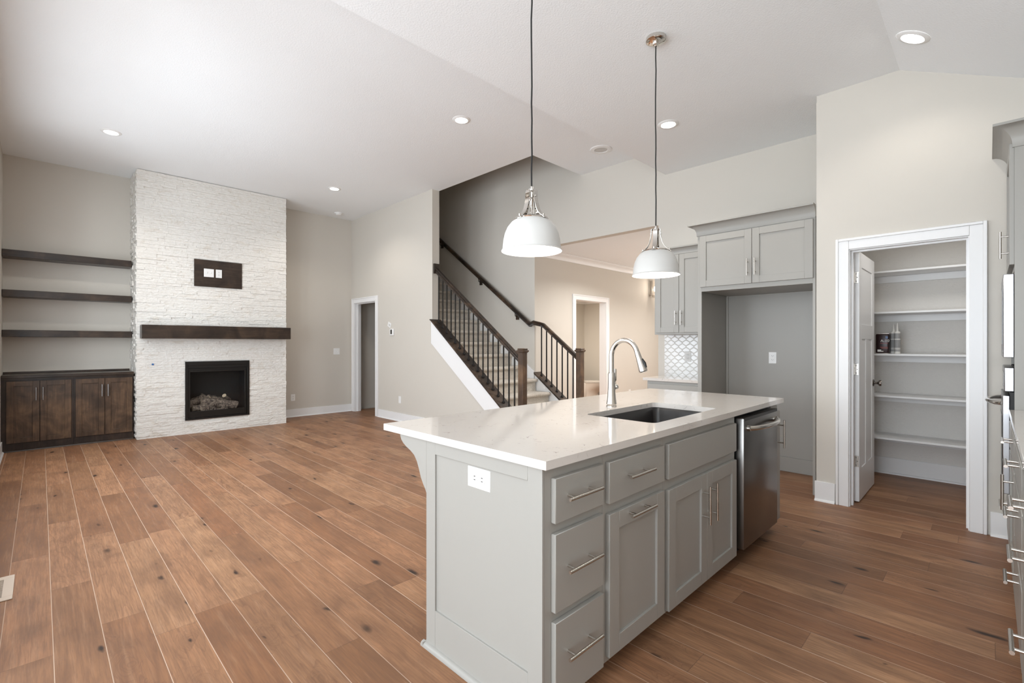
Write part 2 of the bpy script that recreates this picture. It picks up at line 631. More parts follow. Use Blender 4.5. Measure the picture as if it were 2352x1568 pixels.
# left exterior wall of the great room with three tall windows
b = B()
b.box(XL - .15, XL, 2.62, YB, 0, .6); b.box(XL - .15, XL, 2.62, YB, 2.9, Z1)
for a0, a1 in ((2.62, 3.17), (4.33, 4.57), (5.73, 5.97), (7.13, YB)):
    b.box(XL - .15, XL, a0, a1, .6, 2.9)
struct('wall_left', b, M['wall'])
for k, yc in enumerate((3.75, 5.15, 6.55)):
    w = B()
    for yy in (yc - .58, yc + .54): w.box(XL - .12, XL + .015, yy, yy + .04, .6, 2.9)
    for zz in (.6, 2.0, 2.86): w.box(XL - .12, XL + .015, yc - .58, yc + .58, zz, zz + .04)
    struct('window_%d' % (k + 1), w, M['trim'])
# dining nook shell behind the camera
b = B()
b.box(-3.35, -3.2, -.8, -.35, 0, Z2 + .4); b.box(-3.35, -3.2, 2.35, 2.6, 0, Z2 + .4)
b.box(-3.35, -3.2, -.35, 2.35, 0, .3); b.box(-3.35, -3.2, -.35, 2.35, 2.6, Z2 + .4)
struct('wall_nook', b, M['wall'])
b = B()
b.box(-3.35, -2.85, 2.6, 2.75, 0, Z2 + .4); b.box(-.75, XL - .15, 2.6, 2.75, 0, Z2 + .4)
b.box(-2.85, -.75, 2.6, 2.75, 0, .35); b.box(-2.85, -.75, 2.6, 2.75, 2.55, Z2 + .4)
struct('wall_nook_side', b, M['wall'])
b = B()
b.box(-3.35, -2.8, -.95, -.78, 0, 3.4); b.box(-.7, XP, -.95, -.78, 0, 3.4)
b.box(-2.8, -.7, -.95, -.78, 0, .55); b.box(-2.8, -.7, -.95, -.78, 2.55, 3.4)
struct('wall_right', b, M['wall'])

# stair side wall with the vestibule doorway (opening Y 7.64..8.46)
b = B()
t0, t1 = XS, XS + .13
capz = lambda y: .628 + .765 * (y - 4.613)
b.box(t0, t1, 5.95, 7.64, 0, Z1); b.box(t0, t1, 8.46, 8.88, 0, Z1); b.box(t0, t1, 7.64, 8.46, 2.05, Z1)
b.prism([(4.02, 0), (5.95, 0), (5.95, capz(5.95) - .03), (4.02, capz(4.02) - .03)], 0, t0, t1)
b.box(t0, t1, 4.0, 8.74, Z1 + .1, 5.9)
struct('wall_stair', b, M['wall'])
# far wall: stairwell side, header over the hall opening and kitchen part
b = B()
b.box(XW, XW + .12, 4.875, 8.74, 0, 5.9)
b.box(XW, XW + .12, 4.0, 4.875, 2.72, 5.9)
b.box(XW, XW + .12, 2.84, 4.0, 2.72, Z1 + .05)
b.box(XW, XW + .12, .98, 2.84, 0, Z1 + .05)
struct('wall_far', b, M['wall'])
struct('wall_stairwell_end', B().box(t0, XW + .12, 8.74, 8.88, 0, 5.9), M['wall'])
struct('wall_stairwell_front', B().box(t0, XW + .12, 3.88, 4.0, Z1 + .1, 5.9), M['wall'])
struct('ceiling_stairwell', B().box(t0, XW + .12, 3.88, 8.88, 5.9, 6.0), M['ceiling'])

# ceilings
b = B()
b.box(XL - .15, t1, YC, YB + .1, Z1, Z1 + .1)
b.box(t1, XW + .12, YC, 4.0, Z1, Z1 + .1)
struct('ceiling_great_room', b, M['ceiling'])
b = B()
b.prism([(-3.35, Z2), (XW + .05, Z2), (XW + .05, Z2 + .42), (-3.35, Z2 + .42)], 1, .47, YC)
b.prism([(.47, Z2), (-.95, Z2 - 1.42 * .49), (-.95, Z2 - 1.42 * .49 + .4), (.47, Z2 + .42)], 0, -3.35, XP + .13)
struct('ceiling_kitchen', b, M['ceiling'])

# pantry wall (opening Y .082..0.782, z < 2.03) and its return beside the fridge cabinet
b = B()
b.box(XP, XP + .12, .792, 1.0, 0, 3.4); b.box(XP, XP + .12, -.95, .085, 0, 3.4); b.box(XP, XP + .12, .085, .792, 2.035, 3.4)
b.box(XP + .12, 6.08, .98, 1.03, 0, 3.4)
struct('wall_pantry', b, M['wall'])
b = B()
b.box(5.95, 6.08, -.95, .98, 0, 2.6); b.box(XP + .12, 5.95, -.95, -.85, 0, 2.6)
struct('wall_pantry_back', b, paint('pantry_textured_wall', (.72, .70, .67), .7, 60, .9, .006))
struct('ceiling_pantry', B().box(XP + .12, 5.95, -.85, .98, 2.44, 2.5), M['ceiling'])

# hall beyond the opening
YH = 4.875
b = B()
b.box(XW + .12, 6.325, YH, YH + .13, 0, 2.72); b.box(7.235, 10.1, YH, YH + .13, 0, 2.72); b.box(6.325, 7.235, YH, YH + .13, 2.03, 2.72)
struct('wall_hall', b, M['wall'])
struct('wall_hall_end', B().box(10.0, 10.15, 2.6, YH, 0, 2.72), M['wall'])
struct('wall_hall_near', B().box(XW + .12, 10.1, 2.6, 2.72, 0, 2.72), M['wall'])
struct('ceiling_hall', B().box(XW + .12, 10.1, 2.6, YH, 2.72, 2.8), M['ceiling'])
# powder room
b = B()
b.box(6.0, 9.4, 6.85, 6.97, 0, 2.33); b.box(9.25, 9.4, YH + .13, 6.85, 0, 2.33); b.box(5.9, 6.02, YH + .13, 6.85, 0, 2.33)
struct('wall_powder_room', b, M['wall'])
struct('ceiling_powder_room', B().box(5.9, 9.4, YH + .13, 6.97, 2.33, 2.4), M['ceiling'])
# vestibule under the upper part of the stairs
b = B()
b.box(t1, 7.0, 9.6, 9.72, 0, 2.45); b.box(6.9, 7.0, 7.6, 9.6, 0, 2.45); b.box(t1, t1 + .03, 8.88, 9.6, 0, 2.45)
struct('wall_vestibule', b, paint('unlit_wall_paint', (.20, .18, .155)))  # colour darkened to stand for a wall that gets little light
b = B(); b.box(t1, 7.0, 8.655, 9.72, -.05, .006)
cv = b.build('floor_vestibule', M['carpet_plain']); cv['kind'] = 'structure'
struct('ceiling_vestibule', B().box(t1, 7.0, 8.66, 9.72, 2.20, 2.26), M['ceiling'])

# ---- trim: baseboards
def base_profile(b, axis, a0, a1, face, sgn, h=.135, shoe=True):
    """board along axis (0 = along X at y=face, 1 = along Y at x=face); sgn = outward direction"""
    th = .014
    if axis == 0: b.box(a0, a1, face, face + sgn * th, 0, h, .002)
    else: b.box(face, face + sgn * th, a0, a1, 0, h, .002)
    if shoe:
        pr = [(face, 0), (face + sgn * .028, 0), (face + sgn * .027, .007), (face + sgn * .022, .013), (face + sgn * .014, .018), (face, .018)]
        b.prism(pr, 0 if axis == 0 else 1, a0, a1)
    return b
struct('baseboard_back', base_profile(B(), 0, 2.83, XS, YB, -1, .135), M['trim'])
struct('baseboard_stair', base_profile(B(), 1, 4.6, 7.555, XS, -1, .135), M['trim'])
b = base_profile(B(), 1, .872, 1.012, XP, -1, .16)
struct('baseboard_pantry', b, M['trim'])
struct('baseboard_pantry_right', base_profile(B(), 1, -.10, -.004, XP, -1, .16), M['trim'])
struct('baseboard_pantry_inside', base_profile(B(), 1, -.85, .98, 5.95, -1, .16), M['trim'])
struct('baseboard_left', base_profile(B(), 1, 2.8, 8.12, XL, 1, .135), M['trim'])
struct('baseboard_hall', base_profile(base_profile(B(), 0, XW + .12, 6.24, YH, -1), 0, 7.35, 10, YH, -1), M['trim'])
struct('baseboard_vestibule', B().box(t1 + .04, 6.9, 9.585, 9.6, .006, .16), M['trim'])
struct('baseboard_powder_room', base_profile(base_profile(B(), 1, 5.05, 6.85, 9.25, -1), 0, 6.05, 9.24, 6.85, -1), M['trim'])

# crown in the hall and powder room
def crown(b, axis, a0, a1, face, sgn, ztop, h, p):
    pr = [(face, ztop - h), (face + sgn * .012, ztop - h), (face + sgn * .016, ztop - h * .8), (face + sgn * p * .35, ztop - h * .55),
          (face + sgn * p * .62, ztop - h * .28), (face + sgn * p * .9, ztop - h * .2), (face + sgn * p, ztop - h * .1), (face + sgn * p, ztop), (face, ztop)]
    b.prism(pr, 0 if axis == 0 else 1, a0, a1)
    return b
struct('trim_1', crown(B(), 0, XW + .12, 10.0, YH, -1, 2.72, .10, .09), M['trim'])
struct('trim_2', crown(crown(B(), 0, 6.02, 9.25, 6.85, -1, 2.33, .11, .09), 1, YH + .13, 6.85, 9.25, -1, 2.33, .11, .09), M['trim'])
struct('trim_3', crown(B(), 0, t1 + .03, 6.9, 9.6, -1, 2.20, .075, .07), M['trim'])


def casing(b, T, u0, u1, ztop, w=.087):
    """U shaped casing in local frame; opening u0..u1, height ztop"""
    b.T = T
    bk = .02
    b.box(u0 - w + bk, u0, .0005, .018, 0, ztop + w - bk, .002)
    b.box(u1, u1 + w - bk, .0005, .018, 0, ztop + w - bk, .002)
    b.box(u0 + .0005, u1 - .0005, .0005, .0178, ztop, ztop + w - bk, .002)
    b.box(u0 - w, u0 - w + bk, .0005, .024, 0, ztop + w, .003)
    b.box(u1 + w - bk, u1 + w, .0005, .024, 0, ztop + w, .003)
    b.box(u0 - w + bk, u1 + w - bk, .0005, .024, ztop + w - bk, ztop + w, .003)
    return b


def doorway(name, T, u0, u1, ztop, depth, both=True, stop=True):
    """cased opening; T face frame (w outwards towards the viewer), wall depth behind"""
    b = casing(B(), T, u0 + .012, u1 - .012, ztop - .012)
    b.box(u0, u0 + .018, -depth, 0, 0, ztop); b.box(u1 - .018, u1, -depth, 0, 0, ztop); b.box(u0 + .018, u1 - .018, -depth, 0, ztop - .018, ztop)
    if stop:
        b.box(u0 + .018, u0 + .03, -depth * .72, -depth * .42, 0, ztop - .018); b.box(u1 - .03, u1 - .018, -depth * .72, -depth * .42, 0, ztop - .018)
        b.box(u0 + .03, u1 - .03, -depth * .72, -depth * .42, ztop - .03, ztop - .018)
    if both:
        T2 = T @ Matrix.Translation((0, -depth, 0)) @ Matrix.Diagonal((1, -1, 1, 1))
        casing(b, T2, u0 + .012, u1 - .012, ztop - .012)
        bmesh.ops.recalc_face_normals(b.bm, faces=b.bm.faces)
    return struct(name, b, M['trim'])


door_p = doorway('door_1', FX(XP, .792), 0, .707, 2.035, .12, both=False)     # pantry
door_v = doorway('door_2', FX(XS, 8.46), 0, .82, 2.05, .11, both=True)       # vestibule
door_w = doorway('door_3', FY(6.325, YH), 0, .91, 2.03, .13, both=False, stop=False)

# open pantry door leaf, hinged at the left jamb, swung into the pantry
leaf = bpy.data.objects.new('door_4', None); COL.objects.link(leaf); leaf.location = (4.665, .766, .01); leaf['kind'] = 'structure'
X0, X1, Ya, Yb2 = 4.668, 5.372, .738, .773
b = B()
b.box(X0, X1, Ya + .007, Yb2 - .007, .012, 2.025)
for T, in ((FY(X0, Ya + .008),), (FYP(X1, Yb2 - .008),)):
    b.T = T
    L_ = X1 - X0
    s_ = .112
    for u0, u1, z0, z1 in ((0, s_, .012, 2.025), (L_ - s_, L_, .012, 2.025), (s_, L_ - s_, .012, .27), (s_, L_ - s_, 1.32, 1.44), (s_, L_ - s_, 1.905, 2.025), (L_ / 2 - .055, L_ / 2 + .055, .27, 1.32)):
        b.box(u0, u1, 0, .008, z0, z1, .0015)
b.build('door_panel', M['trim'], leaf)
for z in (.335, 1.075, 1.815):
    b = B()
    b.box(X0 - .0035, X0 - .001, Ya + .004, Yb2 - .004, z - .045, z + .045, .001)
    b.tube([(X0 - .012, Yb2 + .004, z - .047), (X0 - .012, Yb2 + .004, z + .047)], .006, 10)
    b.box(X0 - .012, X0, Yb2 - .006, Yb2 + .006, z - .045, z + .045)
    for dz in (-.03, 0, .03):
        b.slot = 1
        b.tube([(X0 - .0045, Ya + .016 + (.004 if dz else -.003), z + dz), (X0 - .003, Ya + .016 + (.004 if dz else -.003), z + dz)], .0035, 8)
        b.slot = 0
    b.build('hinge', [M['nickel'], M['slot']], leaf)
def knob(x, y, z, sgn, parent, m):
    b = B(basis((x, y, z), (1, 0, 0), (0, sgn, 0)))
    prof = [(.0, 0), (.031, 0), (.031, .004), (.026, .009), (.011, .011), (.010, .03), (.014, .036), (.024, .042), (.0265, .052), (.024, .060), (0, .062)]
    b2 = []
    seg = 24
    prev = None
    for r, w in prof:
        if r == 0:
            ring = [b.bm.verts.new((0, w, 0))]
        else:
            ring = [b.bm.verts.new((r * math.cos(2 * PI * k / seg), w, r * math.sin(2 * PI * k / seg))) for k in range(seg)]
        b._xf(ring)
        if prev:
            for k in range(seg):
                k2 = (k + 1) % seg
                if len(prev) == 1: f = b.bm.faces.new((prev[0], ring[k], ring[k2]))
                elif len(ring) == 1: f = b.bm.faces.new((prev[k], prev[k2], ring[0]))
                else: f = b.bm.faces.new((prev[k], prev[k2], ring[k2], ring[k]))
                f.smooth = True
        prev = ring
    bmesh.ops.recalc_face_normals(b.bm, faces=b.bm.faces)
    return b.build('knob', m, parent)
bronze = metal('dark_nickel_knob', (.22, .19, .17), .22)
knob(5.31, Ya, .93, -1, leaf, bronze)
knob(5.31, Yb2, .93, 1, leaf, bronze)

# a second open door seen through the vestibule doorway
leaf2 = bpy.data.objects.new('door_5', None); COL.objects.link(leaf2); leaf2.location = (5.08, 9.02, .01); leaf2['kind'] = 'structure'
B().box(5.04, 5.075, 8.80, 9.45, .02, 2.03, .002).build('door_panel', M['trim'], leaf2)
b = B(); b.tube([(5.01, 9.38, .93), (5.0395, 9.38, .93)], .011, 12); b.tube([(4.965, 9.38, .93), (4.98, 9.38, .93), (5.01, 9.38, .93)], .02, 14, rs=[.022, .028, .014])
b.build('knob', M['black_metal'], leaf2)


# ================================================================== ELECTRICAL
def receptacle(b, T, u, z):
    b.T = T
    b.slot = 0
    b.box(u - .017, u + .017, .004, .0075, z - .014, z + .014, .001)
    b.slot = 1
    b.box(u - .008, u - .0055, .0072, .0082, z - .003, z + .006)
    b.box(u + .0055, u + .008, .0072, .0082, z - .003, z + .006)
    b.tube([(u, .0072, z - .008), (u, .0082, z - .008)], .0022, 8)
    b.slot = 0


def plate(name, label, T, u, z, w=.072, h=.116, kind='outlet', m='plastic', cat='outlet', rot=False):
    o = T @ Vector((u, 0, z))
    t = thing(name, label, cat, o)
    B(T).box(u - w / 2, u + w / 2, 0, .005, z - h / 2, z + h / 2, .0015).build('cover_plate', M[m], t)
    b = B(T)
    if kind == 'outlet':
        for dz in (-.020, .020): receptacle(b, T, u, z + dz)
        b.build('receptacle', [M[m], M['slot']], t)
    elif kind == 'outlet_h':
        # two receptacles side by side, turned on their side
        for du in (-.021, .021):
            b.T = T; b.slot = 0
            b.tube([(u + du, .004, z), (u + du, .0075, z)], .0175, 20)
            b.slot = 1
            b.box(u + du - .004, u + du + .005, .0072, .0083, z + .005, z + .008)
            b.box(u + du - .004, u + du + .005, .0072, .0083, z - .008, z - .005)
            b.slot = 0
        b.build('receptacle', [M[m], M['slot']], t)
    elif kind == 'switch2':
        for du in (-.023, .023):
            B(T).box(u + du - .005, u + du + .005, .004, .012, z - .011, z + .011, .001).build('toggle', M[m], t)
        b.bm.free()
    elif kind == 'blank':
        b.box(u - .004, u + .004, .004, .0065, z - .012, z + .012)
        b.build('toggle', M[m], t)
    return t


Tb = FY(0, YB)
plate('outlet', 'white wall outlet low on the back wall right of the fireplace stone', Tb, 3.13, .337)
plate('light_switch', 'white double switch plate on the back wall left of the doorway', Tb, 3.915, 1.135, .118, .118, 'switch2', cat='switch')
Ts = FX(XS, 0)
plate('outlet', 'small white outlet low on the stair wall above the baseboard', Ts, -6.86, .355, kind='blank')
t = thing('thermostat', 'white thermostat with small dark screen on the stair wall', 'thermostat', (XS, 7.09, 1.47))
B(Ts).box(-7.155, -7.035, 0, .022, 1.415, 1.53, .006, 2).build('housing', M['plastic'], t)
B(Ts).box(-7.125, -7.075, .0225, .0235, 1.44, 1.515).build('screen', M['slot'], t)
b = B(Ts @ Matrix.Translation((-7.19, 0, 1.60)) @ Matrix.Rotation(math.radians(24), 4, 'Y'))
b.box(-.05, .05, 0.0005, .004, -.04, .04)
b.slot = 1; b.box(-.02, .03, .004, .005, -.018, .012); b.slot = 0
tag(b.build('mounting_bracket', [M['plastic'], M['plastic_grey']]), 'tilted white mounting bracket hanging above the thermostat', 'bracket')

plate('outlet', 'grey plated outlet on the dark wall beyond the left doorway', FY(0, 9.6), 5.055, .28, .075, .12, m='plastic_grey')
# island end outlet
plate('outlet', 'white double outlet on the end panel of the island', FX(1.176, 0), -1.357, .775, .128, .078, 'outlet_h')
plate('outlet', 'white outlet on the wall of the empty refrigerator alcove', FX(XW - .012, 0), -1.565, 1.137)
plate('outlet', 'grey outlet on the white arabesque tile backsplash', FX(XW - .012, 0), -2.462, 1.133, .076, .118, m='plastic_grey')
plate('outlet', 'white outlet low on the hall wall behind the faucet', FY(0, YH), 8.03, .34)
plate('light_switch', 'white switch plate on the hall wall right of the powder room door', FY(0, YH), 7.42, 1.12, kind='blank', cat='switch')

# ================================================================== FIREPLACE
SX0, SX1, SY, = .907, 2.812, 8.0
t = thing('fireplace_chimney', 'tall chimney breast of white split-face ledger stone', 'fireplace', (1.86, 8.29, 0))
b = B()
FX0, FX1, FZ0, FZ1 = 1.447, 2.27, .195, 1.025       # firebox opening
# backing blocks
for x0, x1, z0, z1 in ((SX0 + .012, FX0, 0, Z1), (FX1, SX1 - .012, 0, Z1), (FX0, FX1, 0, FZ0), (FX0, FX1, FZ1, Z1)):
    b.box(x0, x1, SY + .012, YB - .012, z0, z1 - .004)
z = 0
rnd = random.Random(3)
strip = [.026, .031, .038, .022, .035, .045]
while z < Z1 - .008:
    h = min(rnd.choice(strip), Z1 - .008 - z)
    if h < .008: break
    # front
    x = SX0 + rnd.uniform(-.006, .006)
    while x < SX1 - .005:
        L_ = rnd.uniform(.07, .32)
        x2 = min(x + L_, SX1 + rnd.uniform(-.004, .003))
        if SX1 - x2 < .04: x2 = SX1 + rnd.uniform(-.004, .003)
        d = SY + .004 - rnd.choice([0, .001, .002, .003, .005, .008, .011])
        segs = [(x, x2)]
        for hx0, hx1, hz0, hz1 in ((FX0, FX1, FZ0, FZ1), (1.555, 2.166, 2.115, 2.48)):
            if z + h > hz0 and z < hz1:
                out = []
                for a0, a1 in segs:
                    if a1 <= hx0 or a0 >= hx1: out.append((a0, a1)); continue
                    if a0 < hx0: out.append((a0, hx0))
                    if a1 > hx1: out.append((hx1, a1))
                segs = out
        for a0, a1 in segs:
            if a1 - a0 < .004: continue
            q = b.prism([(a0 + .0005, z + .0005), (a1 - .0005, z + .0005), (a1 - .0005, z + h - .0005), (a0 + .0005, z + h - .0005)], 1, d, SY + .02)
        x = x2
    # left return, jagged
    y = SY + .02
    while y < YB - .01:
        y2 = min(y + rnd.uniform(.08, .25), YB)
        d = SX0 + rnd.uniform(-.012, .006)
        b.box(d, SX0 + .015, y + .0005, y2 - .0005, z + .0006, z + h - .0006)
        y = y2
    z += h
b.build('stone_cladding', M['stone'], t)

tag(B().box(.94, 2.813, 7.80, SY - .009, 1.35, 1.53, .004).build('mantel', M['woodx']), 'thick dark stained wood mantel beam on the stone chimney', 'mantel')

t = thing('television_mount_board', 'dark wood rectangle inset high on the stone chimney', 'wall panel', (1.86, SY - .01, 2.1))
B().box(1.553, 2.168, SY - .014, SY - .009, 2.103, 2.49, .001).build('board', M['woodx'], t)
plate('outlet', 'wider white double plate on the left of the dark chimney board', FY(0, SY - .014), 1.734, 2.305, .125, .118, kind='switch2')
plate('outlet', 'narrower white outlet on the right of the dark chimney board', FY(0, SY - .014), 1.86, 2.305, .078, .12)
b = B(); b.tube([(1.08, SY - .012, 1.0), (1.08, SY + .004, 1.0)], .012, 12)
tag(b.build('blue_cap', NT('blue_plastic').set((.02, .12, .35), .5, 0)), 'tiny blue cap stuck on the stone left of the firebox', 'cap')

t = thing('gas_fireplace', 'black framed gas fireplace insert with ceramic logs', 'fireplace insert', (1.86, 8.0, FZ0))
b = B()
y0 = SY - .016
b.box(FX0, FX0 + .032, y0, y0 + .05, FZ0, FZ1, .002); b.box(FX1 - .032, FX1, y0, y0 + .05, FZ0, FZ1, .002)
b.box(FX0 + .0325, FX1 - .0325, y0, y0 + .05, FZ1 - .055, FZ1, .002); b.box(FX0 + .0325, FX1 - .0325, y0, y0 + .05, FZ0, FZ0 + .022, .002)
b.build('surround', M['black_metal'], t)
b = B()
b.box(FX0 + .032, FX1 - .032, y0 + .012, y0 + .03, FZ1 - .095, FZ1 - .055); b.box(FX0 + .032, FX1 - .032, y0 + .03, y0 + .045, FZ1 - .13, FZ1 - .1)
b.build('louver', M['black_metal'], t)
b = B()
fx0, fx1, fz0, fz1 = FX0 + .035, FX1 - .035, FZ0 + .025, FZ1 - .13
for q in ((fx0, fx0 + .028, fz0, fz1), (fx1 - .028, fx1, fz0, fz1), (fx0 + .0285, fx1 - .0285, fz0, fz0 + .09), (fx0 + .0285, fx1 - .0285, fz1 - .022, fz1)):
    b.box(q[0], q[1], y0 + .02, y0 + .04, q[2], q[3], .002)
b.build('door_frame', M['black_metal'], t)
B().box(fx0 + .028, fx1 - .028, y0 + .028, y0 + .032, fz0 + .09, fz1 - .022).build('glass_pane', M['fire_glass'], t)
b = B()
b.box(FX0 + .03, FX1 - .03, 8.40, 8.42, FZ0, FZ1); b.box(FX0 + .005, FX0 + .03, y0 + .05, 8.42, FZ0, FZ1); b.box(FX1 - .03, FX1 - .005, y0 + .05, 8.42, FZ0, FZ1)
b.box(FX0, FX1, y0 + .05, 8.42, FZ0 - .0, FZ0 + .10); b.box(FX0, FX1, y0 + .05, 8.42, FZ1 - .12, FZ1)
b.build('firebox', M['charcoal'], t)
def log(p0, p1, r, endm=True):
    b = B()
    P0, P1 = Vector(p0), Vector(p1)
    n = 9
    rr = random.Random(int(p0[0] * 1000))
    pts = [P0.lerp(P1, i / (n - 1)) + Vector((0, rr.uniform(-1, 1), rr.uniform(-1, 1))) * r * .16 for i in range(n)]
    b.tube(pts, r, 12, rs=[r * rr.uniform(.85, 1.12) for _ in pts])
    o = b.build('log', [M['log'], M['log_end']], t)
    for f in o.data.polygons:
        if len(f.vertices) > 6: f.material_index = 1
    return o
zl = FZ0 + .10
log((1.56, 8.12, zl + .05), (1.86, 8.16, zl + .07), .048)
log((1.50, 8.24, zl + .06), (1.75, 8.33, zl + .19), .06)
log((1.68, 8.18, zl + .14), (2.12, 8.11, zl + .05), .062)
log((1.78, 8.30, zl + .20), (1.92, 8.20, zl + .10), .03)
log((1.80, 8.24, zl + .16), (2.05, 8.30, zl + .10), .055)
log((1.98, 8.20, zl + .20), (2.10, 8.28, zl + .08), .028)
b = B()
rr = random.Random(8)
for k in range(70):
    x, y = rr.uniform(1.66, 2.05), rr.uniform(8.08, 8.2)
    s_ = rr.uniform(.008, .02)
    b.box(x - s_, x + s_, y - s_, y + s_, zl, zl + s_ * rr.uniform(1, 3), .003)
b.build('ember_bed', M['log'], t)['kind'] = 'stuff'

# floating shelves
for zt, nm in ((2.418, 'topmost floating dark wood shelf in the niche left of the fireplace'), (1.933, 'middle floating dark wood shelf in the niche left of the fireplace'), (1.448, 'lowest floating dark wood shelf above the dark base cabinets')):
    tag(B().box(XL + .002, SX0 - .016, 8.32, YB - .001, zt - .085, zt, .003).build('floating_shelf', M['woodx']), nm, 'shelf', 'floating shelves beside the fireplace')

# dark base cabinets under the shelves
CY = 8.14
def dark_unit(x0, x1, doors, label):
    t = thing('base_cabinet', label, 'cabinet', ((x0 + x1) / 2, 8.35, 0), 'dark base cabinets beside the fireplace')
    b = B()
    b.box(x0, x1, CY + .02, YB - .002, 0.02, .868)
    # face frame
    b.box(x0, x1, CY, CY + .02, .832, .868); b.box(x0, x1, CY, CY + .02, 0, .105)
    ds = [d[0] for d in doors] + [d[1] for d in doors]
    b.box(x0, min(ds) + .004, CY, CY + .02, .105, .832); b.box(max(ds) - .004, x1, CY, CY + .02, .105, .832)
    b.box(doors[0][1] - .02, doors[1][0] + .02, CY, CY + .02, .105, .832)
    b.build('cabinet_body', M['woodf'], t)
    for u0, u1, hu in doors:
        d = shaker(FY(0, CY), u0, u1, .103, .832, 'door', M['woodz'], t, .058, .02, .013)
        pull(FY(0, CY), hu, .677, .155, True, d, .02, .0065, .03, M['steel_light'])
    return t
dark_unit(XL + .002, .296, ((-.285, -.008, -.037), (-.002, .276, .023)), 'left dark stained two-door base cabinet below the floating shelves')
dark_unit(.298, SX0 - .016, ((.315, .592, .566), (.598, .876, .627)), 'right dark stained two-door base cabinet beside the stone')
b = B(); b.box(XL + .002, SX0 - .016, CY - .035, YB - .002, .869, .905, .004)
b.box(XL + .002, SX0 - .016, YB - .022, YB - .002, .905, .93, .002)
b.box(XL + .002, SX0 - .016, CY - .02, CY - .001, .855, .869)
tag(b.build('cabinet_top', M['woodx']), 'long dark stained wood top over the base cabinets by the fireplace', 'countertop')
b = B(); b.prism([(CY - .001, .001), (CY - .018, .001), (CY - .017, .009), (CY - .010, .017), (CY - .001, .02)], 0, XL + .002, SX0 - .016)
tag(b.build('shoe_molding', M['woodx']), 'thin dark shoe moulding along the foot of the dark cabinets', 'moulding')

# ================================================================== STAIRS
RISE, RUN, Y1 = .184, .257, 4.03
SL = .745
st = thing('staircase', 'patterned carpeted staircase rising to the left between walls', 'stairs', (4.82, 4.03, 0))
SXa, SXb = XS + .158, XW - .016
for k in range(18):
    zt = .2 + RISE * k
    yn = Y1 + RUN * k
    if yn > 8.4: break
    b = B()
    zb = zt - RISE if k else 0.001
    # tread with rolled nose + riser as a profile in Y,Z
    pr = [(yn + .040, zb), (yn + .040, zt - .048), (yn + .012, zt - .048), (yn + .002, zt - .038), (yn - .003, zt - .024), (yn, zt - .010), (yn + .008, zt - .002), (yn + .02, zt),
          (yn + RUN + .039, zt), (yn + RUN + .039, zb)]
    x0, x1 = SXa, SXb
    if k == 0: x0, x1 = XS + .158, XW - .016
    b.prism(pr, 0, x0, x1)
    b.build('step', M['carpet'], st)
# far white skirt board on the far wall
b = B()
nose = lambda y: .2 + (RISE / RUN) * (y - Y1)
b.prism([(4.88, 0.01), (4.88, nose(4.88) + .055), (8.7, nose(8.7) + .055), (8.7, nose(8.7) - .35), (5.5, .01)], 0, XW - .015, XW - .0005)
b.build('skirt_board', M['trim'], st)
# near white stringer board on the great room side
b = B()
b.prism([(5.962, capz(5.962) - .028), (5.962, capz(5.962) - .372), (4.70, .36), (4.30, .0), (4.02, .0), (4.02, capz(4.02) - .028)], 0, XS - .014, XS - .0005)
b.build('stringer_board', M['trim'], st)
# near cap board
def slope_board(pts_y, x0, x1, zf, th, name, m, parent, level=None):
    ya, yb = pts_y
    b = B()
    b.prism([(ya, zf(ya) - th), (ya, zf(ya)), (yb, zf(yb)), (yb, zf(yb) - th)], 0, x0, x1)
    return b.build(name, m, parent)

rl = thing('stair_railing', 'long dark wood railing with black iron balusters on the open side of the stairs', 'railing', (4.265, 4.9, 0))
slope_board((4.16, 5.949), XS - .032, XS + .155, capz, .028, 'cap_board', M['woody'], rl)
b = B(); b.prism([(5.949, capz(5.949) - .028), (5.949, capz(5.949)), (5.975, capz(5.949)), (5.985, capz(5.949) - .004)], 0, XS - .032, XS - .001)
b.build('cap_end', M['woody'], rl)
railz = lambda y: 1.150 + .741 * (y - 4.197)
def rail_section(b, pts, w=.062, h=.062):
    """moulded handrail swept along pts"""
    prof = [(-.5, -.5), (.5, -.5), (.5, -.18), (.36, -.05), (.42, .12), (.5, .28), (.34, .46), (.12, .5), (-.12, .5), (-.34, .46), (-.5, .28), (-.42, .12), (-.36, -.05), (-.5, -.18)]
    pts = [Vector(p) for p in pts]
    rings = []
    for i, p in enumerate(pts):
        d = (pts[min(i + 1, len(pts) - 1)] - pts[max(i - 1, 0)])
        dh = Vector((d.x, d.y, 0)).normalized()
        side = Vector((-dh.y, dh.x, 0))
        rings.append([b.bm.verts.new(p + side * (u * w) + Vector((0, 0, v * h))) for u, v in prof])
    n = len(prof)
    for a, c in zip(rings, rings[1:]):
        for k in range(n):
            b.bm.faces.new((a[k], a[(k + 1) % n], c[(k + 1) % n], c[k]))
    b.bm.faces.new(rings[0]); b.bm.faces.new(rings[-1][::-1])
    bmesh.ops.recalc_face_normals(b.bm, faces=b.bm.faces)
    return b
RX = XS + .065
rail_section(B(), [(RX, 4.13, railz(4.13) - .035), (RX, 5.925, railz(5.925) - .035)], .06, .075).build('handrail', M['woody'], rl)
B().box(XS + .015, XS + .115, 5.922, 5.949, 2.345, 2.495, .004).build('rosette', M['woody'], rl)

def baluster(x, y, z0, z1, parent):
    b = B()
    r = .0073
    b.box(x - r, x + r, y - r, y + r, z0, z1)
    b.box(x - .015, x + .015, y - .015, y + .015, z0 - .008, z0 + .02, .003)
    b.box(x - .010, x + .010, y - .010, y + .010, z0 + .018, z0 + .032, .003)
    b.build('baluster', M['black_iron'], parent)
for k in range(17):
    y = 4.255 + k * .1011
    baluster(RX, y, capz(y) + .004, railz(y) - .068, rl)

